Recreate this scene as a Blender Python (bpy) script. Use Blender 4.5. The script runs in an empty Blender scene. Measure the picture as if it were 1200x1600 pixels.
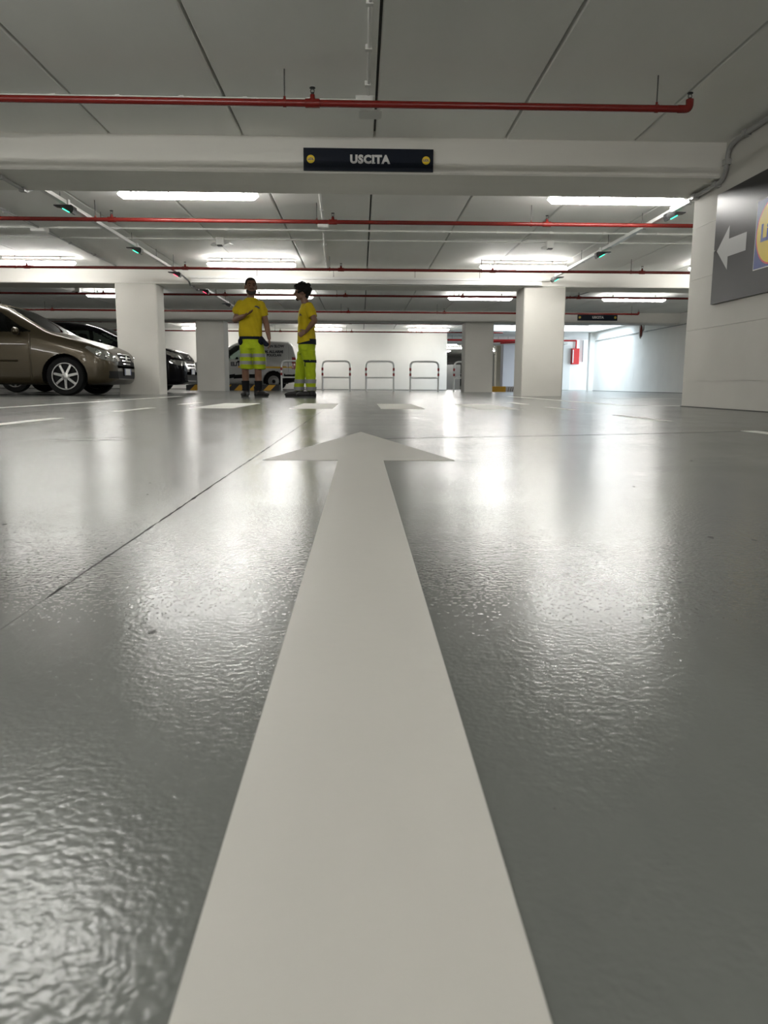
import bpy, bmesh, math, random
import numpy as np
from mathutils import Vector, Matrix

random.seed(7); np.random.seed(7)
scene = bpy.context.scene
COL = scene.collection

# ------------------------------------------------------------------ camera
cam_data = bpy.data.cameras.new('camera')
cam_data.sensor_fit = 'VERTICAL'
cam_data.sensor_height = 36.0
cam_data.lens = 1223.3 / 1600.0 * 36.0
cam_data.clip_start = 0.02
cam_data.clip_end = 200
cam_data.dof.use_dof = True
cam_data.dof.focus_distance = 5.0
cam_data.dof.aperture_fstop = 19.0
cam = bpy.data.objects.new('camera', cam_data)
COL.objects.link(cam)
YAW, PITCH, ROLL = math.radians(1.725), math.radians(-9.224), math.radians(0.28)
f = Vector((math.sin(YAW)*math.cos(PITCH), math.cos(YAW)*math.cos(PITCH), math.sin(PITCH)))
r = Vector((math.cos(YAW), -math.sin(YAW), 0)); u = r.cross(f)
r2 = r*math.cos(ROLL) + u*math.sin(ROLL); u2 = u*math.cos(ROLL) - r*math.sin(ROLL)
M4 = Matrix((r2, u2, -f)).transposed().to_4x4()
M4.translation = Vector((0, 0, 0.20))
cam.matrix_world = M4
scene.camera = cam

# ------------------------------------------------------------------ world, exposure, daylight
world = bpy.data.worlds.new('world'); scene.world = world
world.use_nodes = True
world.node_tree.nodes['Background'].inputs[0].default_value = (0.75, 0.85, 1.0, 1)
world.node_tree.nodes['Background'].inputs[1].default_value = 0.05
vs = scene.view_settings
vs.view_transform = 'Standard'; vs.look = 'None'; vs.gamma = 1.0
vs.exposure = 1.66
vs.use_curve_mapping = False
LAMP = 19.0           # emission of the strip-light diffusers
try:
    scene.cycles.use_light_tree = True
    scene.cycles.max_bounces = 10
    scene.cycles.diffuse_bounces = 6
    scene.cycles.glossy_bounces = 4
    scene.cycles.sample_clamp_indirect = 6.0
    scene.cycles.caustics_reflective = True
    scene.cycles.caustics_refractive = False
    scene.cycles.use_denoising = True
except Exception:
    pass

def daylight(name, loc, target, sx, sy, power, color):
    d = bpy.data.lights.new(name, 'AREA'); d.shape = 'RECTANGLE'; d.size = sx; d.size_y = sy
    d.energy = power; d.color = color
    o = bpy.data.objects.new(name, d); COL.objects.link(o)
    o.location = loc
    o.rotation_euler = (Vector(target) - Vector(loc)).to_track_quat('-Z', 'Y').to_euler()
    return o
# daylight falling through the light well over the far exit, and through the open ramp beside it
daylight('daylight_well', (7.25, 29.4, 2.95), (7.25, 29.4, 0), 3.8, 3.6, 120, (0.74, 0.87, 1.0))
daylight('daylight_ramp', (13.3, 34.2, 1.3), (9.0, 34.2, 1.0), 3.4, 2.2, 110, (0.74, 0.87, 1.0))

# ------------------------------------------------------------------ dimensions
ZS, ZB = 2.316, 2.02          # slab soffit, beam soffit
CAMERA_H = 0.20

# ------------------------------------------------------------------ helpers
def link(o): COL.objects.link(o); return o

def tag(o, label=None, cat=None, group=None, kind=None):
    if label: o['label'] = label
    if cat: o['category'] = cat
    if group: o['group'] = group
    if kind: o['kind'] = kind
    return o

def empty(name, loc=(0, 0, 0), rz=0.0, label=None, cat=None, group=None, kind=None):
    o = bpy.data.objects.new(name, None); o.empty_display_size = 0.1
    link(o); o.location = loc; o.rotation_euler = (0, 0, rz)
    return tag(o, label, cat, group, kind)

class MB:
    def __init__(s): s.v = []; s.f = []; s.m = []; s.mi = 0
    def add(s, vs_, fs):
        b = len(s.v); s.v += [tuple(p) for p in vs_]
        for q in fs: s.f.append(tuple(b+i for i in q)); s.m.append(s.mi)
        return s
    def box(s, a, b):
        x0, y0, z0 = a; x1, y1, z1 = b
        return s.add([(x0,y0,z0),(x1,y0,z0),(x1,y1,z0),(x0,y1,z0),(x0,y0,z1),(x1,y0,z1),(x1,y1,z1),(x0,y1,z1)],
              [(0,3,2,1),(4,5,6,7),(0,1,5,4),(1,2,6,5),(2,3,7,6),(3,0,4,7)])
    def bbox(s, a, b, c=0.01):
        # box with chamfered vertical (z) edges
        x0, y0, z0 = a; x1, y1, z1 = b
        p = [(x0+c,y0),(x1-c,y0),(x1,y0+c),(x1,y1-c),(x1-c,y1),(x0+c,y1),(x0,y1-c),(x0,y0+c)]
        return s.prism(p, z0, z1)
    def prism(s, poly, z0, z1, fn=None):
        n = len(poly)
        vs_ = [(x, y, z0) for x, y in poly] + [(x, y, z1) for x, y in poly]
        if fn: vs_ = [fn(*p) for p in vs_]
        fs = [tuple(reversed(range(n))), tuple(range(n, 2*n))] + [(i, (i+1) % n, n+(i+1) % n, n+i) for i in range(n)]
        return s.add(vs_, fs)
    def tube(s, path, rad, n=10, caps=True):
        path = [Vector(p) for p in path]
        rads = rad if isinstance(rad, (list, tuple)) else [rad]*len(path)
        rings = []; up = None
        for i, p in enumerate(path):
            t = (path[min(i+1, len(path)-1)] - path[max(i-1, 0)])
            if t.length < 1e-9: t = Vector((0, 0, 1))
            t.normalize()
            if up is None:
                up = Vector((0, 0, 1)) if abs(t.z) < 0.9 else Vector((1, 0, 0))
            a = (up - t*up.dot(t)); 
            if a.length < 1e-6: a = t.orthogonal()
            a.normalize(); b = t.cross(a); up = a
            rings.append([p + (a*math.cos(2*math.pi*k/n) + b*math.sin(2*math.pi*k/n))*rads[i] for k in range(n)])
        vs_ = [q for R_ in rings for q in R_]; fs = []
        for i in range(len(rings)-1):
            for k in range(n):
                fs.append((i*n+k, i*n+(k+1) % n, (i+1)*n+(k+1) % n, (i+1)*n+k))
        if caps:
            fs.append(tuple(reversed(range(n)))); fs.append(tuple(range((len(rings)-1)*n, len(rings)*n)))
        return s.add(vs_, fs)
    def cyl(s, a, b, r0, r1=None, n=16): return s.tube([a, b], [r0, r0 if r1 is None else r1], n)
    def lathe(s, prof, n=24, fn=None, caps=True):
        # prof: list of (radius, height) around z
        vs_ = []; fs = []
        for rr, z in prof:
            for k in range(n):
                a = 2*math.pi*k/n; vs_.append((rr*math.cos(a), rr*math.sin(a), z))
        m = len(prof)
        for i in range(m-1):
            for k in range(n): fs.append((i*n+k, i*n+(k+1) % n, (i+1)*n+(k+1) % n, (i+1)*n+k))
        if caps: fs.append(tuple(reversed(range(n)))); fs.append(tuple(range((m-1)*n, m*n)))
        if fn: vs_ = [fn(*p) for p in vs_]
        return s.add(vs_, fs)
    def ell(s, c, rad, n=16, m=10, rot=None):
        vs_ = []; fs = []
        for i in range(m+1):
            th = math.pi*i/m
            for k in range(n):
                a = 2*math.pi*k/n
                p = Vector((rad[0]*math.sin(th)*math.cos(a), rad[1]*math.sin(th)*math.sin(a), rad[2]*math.cos(th)))
                if rot is not None: p = rot @ p
                vs_.append(Vector(c)+p)
        for i in range(m):
            for k in range(n): fs.append((i*n+k, (i+1)*n+k, (i+1)*n+(k+1) % n, i*n+(k+1) % n))
        return s.add(vs_, fs)
    def mesh(s, name, mats, smooth=False):
        me = bpy.data.meshes.new(name)
        me.from_pydata(s.v, [], s.f)
        if not isinstance(mats, (list, tuple)): mats = [mats]
        for m in mats: me.materials.append(m)
        if len(mats) > 1:
            me.polygons.foreach_set('material_index', s.m)
        if smooth:
            me.polygons.foreach_set('use_smooth', [True]*len(me.polygons))
            try: me.set_sharp_from_angle(angle=math.radians(38))
            except Exception: pass
        me.update()
        return me
    def build(s, name, mats, parent=None, smooth=False, loc=None):
        o = bpy.data.objects.new(name, s.mesh(name, mats, smooth)); link(o)
        if parent is not None: o.parent = parent
        if loc is not None: o.location = loc
        return o

def copy_tree(o, parent=None):
    c = o.copy(); link(c); c.parent = parent
    for ch in list(o.children): copy_tree(ch, c)
    return c

def arc_path(pts, rad, n=6):
    # polyline with rounded corners
    P = [Vector(p) for p in pts]; out = [P[0]]
    for i in range(1, len(P)-1):
        a = (P[i-1]-P[i]); b = (P[i+1]-P[i]); d = min(rad, a.length*.49, b.length*.49)
        a.normalize(); b.normalize()
        s0 = P[i]+a*d; s1 = P[i]+b*d
        for k in range(n+1):
            t = k/n; out.append(s0*(1-t)**2 + P[i]*2*t*(1-t) + s1*t*t)
    out.append(P[-1]); return out

def text_mesh(name, body, size, mat, parent, M, extrude=0.001, bold=0.0, align='CENTER', spacing=1.0):
    cu = bpy.data.curves.new(name+'_tmp', 'FONT'); cu.body = body; cu.size = size
    cu.align_x = align; cu.align_y = 'CENTER'; cu.extrude = extrude; cu.offset = bold; cu.resolution_u = 3
    cu.space_character = spacing
    ob = bpy.data.objects.new(name+'_tmp', cu); link(ob)
    dg = bpy.context.evaluated_depsgraph_get()
    me = bpy.data.meshes.new_from_object(ob.evaluated_get(dg))
    bpy.data.objects.remove(ob); bpy.data.curves.remove(cu)
    me.transform(M); me.materials.clear(); me.materials.append(mat); me.name = name
    o = bpy.data.objects.new(name, me); link(o)
    if parent is not None: o.parent = parent
    return o

# ------------------------------------------------------------------ materials
def mat(name, color, rough=0.5, metal=0.0, spec=0.5, emit=None, estr=0.0, coat=0.0, alpha=None, trans=0.0):
    m = bpy.data.materials.new(name); m.use_nodes = True
    b = m.node_tree.nodes['Principled BSDF']
    b.inputs['Base Color'].default_value = (*color, 1)
    b.inputs['Roughness'].default_value = rough
    b.inputs['Metallic'].default_value = metal
    b.inputs['Specular IOR Level'].default_value = spec
    b.inputs['Coat Weight'].default_value = coat
    b.inputs['Coat Roughness'].default_value = 0.04
    b.inputs['Transmission Weight'].default_value = trans
    if emit: 
        b.inputs['Emission Color'].default_value = (*emit, 1); b.inputs['Emission Strength'].default_value = estr
    return m

def nodes(m): return m.node_tree.nodes, m.node_tree.links, m.node_tree.nodes['Principled BSDF']

def noisy(m, scale, amount, detail=4, bump=0.0, bscale=None, stretch=(1, 1, 1), bdist=0.004, seed=0.0):
    """multiply the base colour by a noise and add a fine bump, in object coordinates"""
    N, L, b = nodes(m)
    tc = N.new('ShaderNodeTexCoord'); mp = N.new('ShaderNodeMapping')
    mp.inputs['Scale'].default_value = stretch; mp.inputs['Location'].default_value = (seed, seed*.7, seed*.3)
    L.new(tc.outputs['Object'], mp.inputs['Vector'])
    nz = N.new('ShaderNodeTexNoise'); nz.inputs['Scale'].default_value = scale; nz.inputs['Detail'].default_value = detail
    L.new(mp.outputs[0], nz.inputs['Vector'])
    rm = N.new('ShaderNodeMapRange'); rm.inputs[1].default_value = 0.3; rm.inputs[2].default_value = 0.7
    rm.inputs[3].default_value = 1-amount; rm.inputs[4].default_value = 1+amount*.4
    L.new(nz.outputs[0], rm.inputs[0])
    mx = N.new('ShaderNodeMix'); mx.data_type = 'RGBA'; mx.blend_type = 'MULTIPLY'; mx.inputs[0].default_value = 1
    mx.inputs[6].default_value = b.inputs['Base Color'].default_value
    L.new(rm.outputs[0], mx.inputs[7]); L.new(mx.outputs[2], b.inputs['Base Color'])
    if bump:
        n2 = N.new('ShaderNodeTexNoise'); n2.inputs['Scale'].default_value = bscale or scale*6; n2.inputs['Detail'].default_value = 3
        L.new(tc.outputs['Object'], n2.inputs['Vector'])
        bp = N.new('ShaderNodeBump'); bp.inputs['Strength'].default_value = bump; bp.inputs['Distance'].default_value = bdist
        L.new(n2.outputs[0], bp.inputs['Height']); L.new(bp.outputs[0], b.inputs['Normal'])
    return m

MT = {}
MT['concrete'] = noisy(mat('painted_concrete', (0.57, 0.557, 0.515), 0.75, spec=0.3), 0.9, 0.10, 6, 0.25, 14, (1, 1, 1))
MT['beam'] = noisy(mat('painted_beam', (0.76, 0.745, 0.70), 0.7, spec=0.3), 1.2, 0.08, 6, 0.2, 16, (.35, 1, 2.2))
MT['slab'] = noisy(mat('slab_soffit', (0.92, 0.92, 0.885), 0.65, spec=0.3), 0.8, 0.07, 5, 0.12, 10, (1, .4, 1))
MT['slab_dark'] = mat('slab_joint', (0.10, 0.10, 0.095), 0.9)
MT['blockwall'] = noisy(mat('painted_blockwork', (0.84, 0.83, 0.79), 0.8, spec=0.25), 1.0, 0.06, 5, 0.15, 12)
MT['wall_dark'] = mat('grey_wall', (0.30, 0.30, 0.29), 0.8)
MT['wall_beige'] = mat('beige_wall', (0.5, 0.47, 0.40), 0.8)
MT['wall_lilac'] = mat('pale_wall', (0.66, 0.65, 0.68), 0.8)
MT['paint'] = noisy(mat('floor_paint_darkened', (0.42, 0.41, 0.378), 0.42, spec=0.35), 2.5, 0.09, 5, 0.12, 60, (1, .3, 1), 0.002)  # arrow copy of one white paint, colour darkened for the light on it
MT['paint_lightened'] = noisy(mat('floor_paint_lightened', (0.80, 0.79, 0.74), 0.5, spec=0.3), 3, 0.10, 5)  # same white paint, colour lightened to stand in for light on far stripes
MT['paint_thin'] = noisy(mat('floor_paint_worn', (0.78, 0.78, 0.72), 0.45, spec=0.4), 3, 0.2, 5)
MT['red_pipe'] = mat('red_pipe_paint', (0.17, 0.012, 0.009), 0.25, spec=0.5)
MT['black_metal'] = mat('black_metal', (0.02, 0.02, 0.02), 0.4, metal=0.3)
MT['steel'] = mat('galvanised_steel', (0.45, 0.45, 0.44), 0.4, metal=0.8)
MT['rod'] = mat('threaded_rod', (0.10, 0.10, 0.095), 0.5, metal=0.6)
MT['white_plastic'] = mat('white_plastic', (0.72, 0.72, 0.69), 0.35)
MT['grey_plastic'] = mat('grey_plastic', (0.33, 0.33, 0.32), 0.4)
MT['dark_conduit'] = mat('dark_grey_conduit', (0.14, 0.14, 0.135), 0.35)
MT['tray'] = mat('white_tray', (0.70, 0.70, 0.68), 0.3, spec=0.5)
MT['lamp'] = mat('lamp_diffuser', (0.9, 0.9, 0.9), 0.4, emit=(1.0, 0.98, 0.935), estr=LAMP)
MT['lamp_body'] = mat('lamp_body_grey', (0.52, 0.52, 0.51), 0.45)
MT['green'] = mat('led_green', (0.0, 0.3, 0.15), 0.3, emit=(0.04, 1.0, 0.45), estr=1.6)
MT['redled'] = mat('led_red', (0.3, 0.0, 0.02), 0.3, emit=(1.0, 0.05, 0.12), estr=1.6)
MT['black_plastic'] = mat('black_plastic', (0.015, 0.015, 0.016), 0.3)
MT['navy'] = mat('sign_navy', (0.004, 0.008, 0.018), 0.4, spec=0.2)
MT['sign_white'] = mat('sign_letter_white', (0.62, 0.62, 0.61), 0.5)
MT['logo_yellow'] = mat('logo_yellow', (0.80, 0.58, 0.02), 0.4)
MT['logo_blue'] = mat('logo_blue', (0.01, 0.03, 0.22), 0.4)
MT['logo_red'] = mat('logo_red', (0.6, 0.02, 0.02), 0.4)
MT['rubber'] = mat('tyre_rubber', (0.008, 0.008, 0.008), 0.75, spec=0.15)
MT['joint'] = mat('floor_joint_filler', (0.05, 0.05, 0.047), 0.8)

# glossy resin floor
def make_floor_mat():
    m = mat('resin_floor', (0.116, 0.122, 0.114), 0.16, spec=0.27)
    N, L, b = nodes(m)
    tc = N.new('ShaderNodeTexCoord')
    def noise(scale, detail, stretch=(1, 1, 1), rough=0.55):
        mp = N.new('ShaderNodeMapping'); mp.inputs['Scale'].default_value = stretch
        L.new(tc.outputs['Object'], mp.inputs['Vector'])
        n = N.new('ShaderNodeTexNoise'); n.inputs['Scale'].default_value = scale; n.inputs['Detail'].default_value = detail
        n.inputs['Roughness'].default_value = rough
        L.new(mp.outputs[0], n.inputs['Vector']); return n.outputs[0]
    def rng(v, a, b_, c, d):
        r_ = N.new('ShaderNodeMapRange'); r_.inputs[1].default_value = a; r_.inputs[2].default_value = b_
        r_.inputs[3].default_value = c; r_.inputs[4].default_value = d; L.new(v, r_.inputs[0]); return r_.outputs[0]
    def math2(op, a, b_):
        n = N.new('ShaderNodeMath'); n.operation = op
        for i, q in enumerate((a, b_)):
            if isinstance(q, (int, float)): n.inputs[i].default_value = q
            else: L.new(q, n.inputs[i])
        return n.outputs[0]
    big = noise(0.8, 6, (1, .5, 1)); streak = noise(2.2, 5, (3.2, .22, 1)); streak2 = noise(1.4, 4, (.4, 2.2, 1))
    dust = noise(260, 2); 
    col = math2('MULTIPLY', rng(big, .3, .7, .86, 1.12), rng(streak, .35, .7, .93, 1.08))
    specks = rng(dust, .80, .90, 0, .10)
    mx = N.new('ShaderNodeMix'); mx.data_type = 'RGBA'; mx.blend_type = 'MULTIPLY'; mx.inputs[0].default_value = 1
    mx.inputs[6].default_value = (0.116, 0.122, 0.114, 1); L.new(col, mx.inputs[7])
    mx2 = N.new('ShaderNodeMix'); mx2.data_type = 'RGBA'; L.new(specks, mx2.inputs[0])
    L.new(mx.outputs[2], mx2.inputs[6]); mx2.inputs[7].default_value = (0.4, 0.4, 0.36, 1)
    L.new(mx2.outputs[2], b.inputs['Base Color'])
    ro = math2('ADD', rng(streak, .35, .75, .165, .21), rng(streak2, .4, .75, 0, .045))
    L.new(ro, b.inputs['Roughness'])
    # orange-peel relief of the rolled resin plus slow waves
    peel = noise(190, 1.0); peel2 = noise(70, 1.0); wave = noise(5, 2, (1, 1, 1))
    h = math2('ADD', math2('MULTIPLY', peel, .50), math2('ADD', math2('MULTIPLY', peel2, .14), math2('MULTIPLY', wave, .25)))
    bp = N.new('ShaderNodeBump'); bp.inputs['Strength'].default_value = 1.0; bp.inputs['Distance'].default_value = 0.0008
    L.new(h, bp.inputs['Height']); L.new(bp.outputs[0], b.inputs['Normal'])
    return m
MT['floor'] = make_floor_mat()

# ------------------------------------------------------------------ the setting
# floor: one slab with a sawn, patchily filled joint running up the lane
JX = -0.296
def make_floor():
    mb = MB()
    x0, x1, y0, y1 = -16.0, 16.0, -9.0, 60.0
    ys = [y0, 0.2] + [0.2 + 0.02*i for i in range(1, 400)] + [8.6, y1]
    rng = np.random.RandomState(3)
    L_, A, B, R_ = [], [], [], []
    for y in ys:
        j = 0.72 < y < 8.3
        w = (0.0006 + 0.0016*rng.rand() + (0.0025 if rng.rand() < .06 else 0)) if j else 0.0004
        d = 0.008 if (j and rng.rand() < .62) else 0.0006
        c = JX + (0.0015*(rng.rand()-.5) if j else 0)
        A.append((c-w, y, 0)); B.append((c+w, y, 0)); L_.append((c, y, -d))
    n = len(ys)
    vs_ = [(x0, y, 0) for y in ys] + A + L_ + B + [(x1, y, 0) for y in ys]
    fs = []; ms = []
    for k in range(4):
        for i in range(n-1):
            a = k*n+i; b = (k+1)*n+i
            fs.append((a, b, b+1, a+1)); ms.append(1 if k in (1, 2) else 0)
    mb.v = vs_; mb.f = fs; mb.m = ms
    o = mb.build('floor', [MT['floor'], MT['joint']])
    return tag(o, 'glossy grey resin floor of the car park', 'floor', kind='structure')
floor = make_floor()
mb = MB()   # hairline crossing joint on the right
pts = [(0.08, 2.95), (0.45, 3.06), (0.9, 3.19), (1.3, 3.34), (1.75, 3.52), (2.4, 3.75)]
poly = [(x, y) for x, y in pts] + [(x, y+0.007) for x, y in reversed(pts)]
for i in range(len(pts)-1):
    mb.prism([pts[i], pts[i+1], (pts[i+1][0], pts[i+1][1]+.007), (pts[i][0], pts[i][1]+.007)], -0.004, 0.0004)
mb.build('hairline_joint', MT['joint'], floor)

rs_ = np.random.RandomState(11)
def chip(x, y, r_, m='joint'):
    n = 7; poly = [(x+r_*(.6+.6*rs_.rand())*math.cos(2*math.pi*k/n), y+r_*(.6+.6*rs_.rand())*math.sin(2*math.pi*k/n)*1.6) for k in range(n)]
    MB().prism(poly, -.0005, .0002).build('coating_chip', MT[m], floor)
for x, y, r_ in ((-.39, 1.43, .004), (-.43, 1.60, .004), (-.51, 1.12, .006), (.093, .345, .0012), (.13, .30, .001), (.47, 1.02, .008), (.52, 1.0, .006), (.33, .78, .004), (-.17, .62, .006), (.9, 2.1, .008), (.55, 1.55, .006)):
    chip(x, y, r_*.55)
for x, y, w_ in ((-1.10, 2.86, .05), (-1.02, 2.93, .06), (-.97, 2.80, .07), (-.93, 2.97, .04), (-.90, 2.84, .05), (-1.05, 2.78, .03), (-.86, 2.92, .03)):
    MB().prism([(x-w_, y), (x-w_*.3, y-.006), (x+w_, y+.004), (x+w_*.2, y+.010)], -.0005, .0002).build('coating_crack', MT['joint'], floor)

# ceiling: backing slab and precast panels with open joints
WX0, WX1, WY0, WY1 = 4.672, 9.226, 27.5, 31.4      # light well
ceil_root = tag(MB().box((-16, -9, ZS+0.05), (16, WY0, ZS+0.30)).build('ceiling', MT['slab_dark']),
                'pale grey soffit of precast concrete panels', 'ceiling', kind='structure')
back_ceiling = tag(MB().box((-16, WY0, ZS+0.05), (WX0, 60, ZS+0.30)).build('ceiling', MT['slab_dark']),
    'soffit before the cream wall and over the far hall', 'ceiling', kind='structure')
MB().box((WX1, WY0, ZS+.05), (16, 60, ZS+.30)).build('slab_backing', MT['slab_dark'], back_ceiling)
MB().box((WX0, WY1, ZS+.05), (WX1, 60, ZS+.30)).build('slab_backing', MT['slab_dark'], back_ceiling)
JX0, JS, G = 0.118, 1.1385, 0.010
bays = [(-9, 7.215), (7.996, 15.02), (15.80, 23.38), (24.18, WY0), (WY0, WY1), (WY1, 32.2)]
for by0, by1 in bays:
    L_ = by1-by0
    c = 0.008
    m_ = MB()
    w2 = JS/2-G
    # panel with a small chamfer at the visible lower edges
    m_.add([(-w2, 0, .05), (w2, 0, .05), (w2, L_, .05), (-w2, L_, .05), (-w2, 0, c), (w2, 0, c), (w2, L_, c), (-w2, L_, c),
            (-w2+c, 0, 0), (w2-c, 0, 0), (w2-c, L_, 0), (-w2+c, L_, 0)],
           [(0, 1, 2, 3), (0, 4, 5, 1), (1, 5, 6, 2), (2, 6, 7, 3), (3, 7, 4, 0), (4, 8, 9, 5), (5, 9, 10, 6), (6, 10, 11, 7), (7, 11, 8, 4), (8, 11, 10, 9)])
    me = m_.mesh('ceiling_panel', MT['slab'])
    for k in range(-13, 9):
        xc = JX0 + JS*(k+.5)
        if by0 == WY0 and WX0 < xc < WX1: continue
        o = bpy.data.objects.new('ceiling_panel', me); link(o)
        o.location = (xc, by0, ZS + random.uniform(-.002, .002)); o.parent = ceil_root
        o.matrix_parent_inverse = Matrix.Identity(4)
    if True:   # strip to the right wall
        xr = JX0 + JS*9
        MB().box((xr+G, by0, ZS), (10.6, by1, ZS+.05)).build('ceiling_panel', MT['slab'], ceil_root)
MB().box((-6, 32.2, ZS), (14, 60, ZS+.05)).build('ceiling_panel', MT['slab'], back_ceiling)
# light well in the far ceiling
lw = empty('light_well', (0, 0, 0), 0, 'white light well in the ceiling before the far exit', 'light well', kind='structure')
for a_, b_ in (((WX0-.1, WY0-.1, ZS), (WX0+.02, WY1+.1, 3.1)), ((WX1-.02, WY0-.1, ZS), (WX1+.1, WY1+.1, 3.1)), ((WX0+.02, WY0-.1, ZS), (WX1-.02, WY0+.02, 3.1)), ((WX0+.02, WY1-.02, ZS), (WX1-.02, WY1+.1, 3.1)), ((WX0-.1, WY0-.1, 3.1), (WX1+.1, WY1+.1, 3.2))):
    MB().box(a_, b_).build('well_side', MT['blockwall'], lw)

def beam(name, a, b, label):
    mb = MB(); c = 0.015
    x0, y0, z0 = a; x1, y1, z1 = b
    mb.prism([(y0, z1), (y0, z0+c), (y0+c, z0), (y1-c, z0), (y1, z0+c), (y1, z1)], x0, x1, lambda p, q, x: (x, p, q))
    return tag(mb.build(name, MT['beam']), label, 'beam', kind='structure')
beam('beam', (-16, 7.215, ZB), (3.25, 7.996, ZS+.05), 'near concrete beam carrying the large exit sign')
beam('beam', (-16, 15.02, ZB), (9.4, 15.80, ZS+.05), 'middle concrete beam between the two nearer columns')
beam('beam', (-16, 23.38, ZB), (9.4, 24.18, ZS+.05), 'far concrete beam carrying the small exit sign')
beam('beam', (3.4, 35.3, ZB), (9.2, 36.0, ZS+.05), 'last concrete beam beyond the back wall opening')

def column(x0, y0, x1, y1, z1, label, m='concrete'):
    mb = MB(); mb.bbox((x0, y0, 0), (x1, y1, z1), 0.018)
    return tag(mb.build('column', MT[m]), label, 'column', kind='structure')
column(-4.53, 15.03, -3.77, 15.58, ZB, 'white concrete column in front of the black car, left of the lane')
column(3.06, 15.03, 3.845, 15.80, ZB, 'white concrete column right of the lane, nearest of the right row')
column(-4.79, 23.40, -3.97, 24.15, ZB, 'grey shaded column between black car and white van')
column(3.06, 23.40, 3.90, 24.15, ZB, 'grey shaded column right of the last hoop barrier')
column(-12.0, 15.03, -11.2, 15.80, ZB, 'column at the far left parking row')
column(6.5, 36.3, 7.1, 36.9, ZS, 'pale lilac column in the far hall behind the yellow block', 'wall_lilac')
column(7.35, 43.0, 7.95, 43.6, ZS, 'beige column deep in the far hall', 'wall_beige')

# near right wall, cast in lifts with a groove between them
wr = empty('wall_right', (0, 0, 0), 0, 'bare white concrete wall with the big arrow sign', 'wall', kind='structure')
XW, YE = 3.215, 7.83
zz = [0, 0.25, 0.735, 1.21, 1.69, ZS]
for i in range(5):
    za, zb_ = zz[i], zz[i+1]
    g = 0.0011
    d = random.uniform(-.0012, .0012)
    mb = MB(); c = .003
    # panel face with eased edges
    x = XW + d
    a0, a1 = za+(g if i else 0), zb_-(g if i < 4 else 0)
    mb.box((x, -9, a0), (x+.3, YE, a1))
    mb.build('cast_lift', MT['concrete'], wr)
MB().box((XW+.012, -9, 0), (XW+.28, YE-.004, ZS)).build('wall_core', MT['concrete'], wr)
tag(MB().box((3.5, 7.45, 0), (9.7, 7.82, ZS)).build('wall_return', MT['concrete']), 'wall closing the right bay behind the sign wall', 'wall', kind='structure')
# far right wall with faint block courses
wfr = empty('wall_right_far', (0, 0, 0), 0, 'bluish white blockwork wall at the far right', 'wall', kind='structure')
bh, bl = 0.386, 1.55
for i in range(6):
    for j in range(17):
        ya = 7.8 + j*bl - (bl/2 if i % 2 else 0); yb = ya+bl
        ya = max(ya, 7.8); yb = min(yb, 31.9)
        if yb-ya < .05: continue
        d = random.uniform(0, .003)
        MB().box((9.4+d, ya+.003, i*bh+.003), (9.6, yb-.003, (i+1)*bh-.003)).build('block', MT['blockwall'], wfr)
MB().box((9.408, 7.8, 0), (9.62, 31.9, ZS)).build('wall_core', MT['blockwall'], wfr)
# back wall: large courses
wb = empty('wall_back', (0, 0, 0), 0, 'cream lit blockwork wall behind the hoop barriers', 'wall', kind='structure')
for i in range(6):
    for j in range(10):
        xa = -16 + j*2.0 - (1.0 if i % 2 else 0); xb = min(xa+2.0, 3.36); xa = max(xa, -16)
        if xb-xa < .05: continue
        d = random.uniform(0, .003)
        MB().box((xa+.003, 31.0+d, i*bh+.003), (xb-.003, 31.25, (i+1)*bh-.003)).build('block', MT['blockwall'], wb)
MB().box((-16, 31.008, 0), (3.36, 31.3, ZS)).build('wall_core', MT['blockwall'], wb)
tag(MB().box((-16.3, -9, 0), (-16, 31.3, ZS)).build('wall_left', MT['blockwall']), 'white wall closing the left of the car park', 'wall', kind='structure')
tag(MB().box((-16, -9.3, 0), (3.5, -9, ZS)).build('wall_front', MT['blockwall']), 'white wall behind the viewer', 'wall', kind='structure')
tag(MB().box((9.22, 31.9, 0), (9.62, 32.2, ZS)).build('pilaster', MT['blockwall']), 'grey pilaster at the end of the far right wall', 'pilaster', kind='structure')
# far hall and the bright exit lobby
tag(MB().box((-6.2, 31.3, 0), (-6, 60, ZS)).build('wall_far_left', MT['wall_dark']), 'dark left wall of the far hall', 'wall', kind='structure')
tag(MB().box((-6, 60, 0), (16, 60.2, ZS)).build('wall_far_end', MT['wall_dark']), 'dark end wall of the far hall', 'wall', kind='structure')
tag(MB().box((9.2, 37.0, 0), (14, 37.2, ZS)).box((9.2, 37.2, 0), (9.4, 60, ZS)).build('wall_lobby', MT['blockwall']), 'bright daylit lobby wall with red cabinet', 'wall', kind='structure')
tag(MB().box((9.62, 31.9, 0), (14, 32.05, ZS)).build('wall_lobby_side', MT['blockwall']), 'lobby side wall behind the pilaster', 'wall', kind='structure')
tag(MB().box((4.35, 41, 0), (5.15, 41.3, 1.25)).build('wall_low', MT['wall_dark']), 'low dark grey wall seen through the back wall opening', 'wall', kind='structure')

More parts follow.
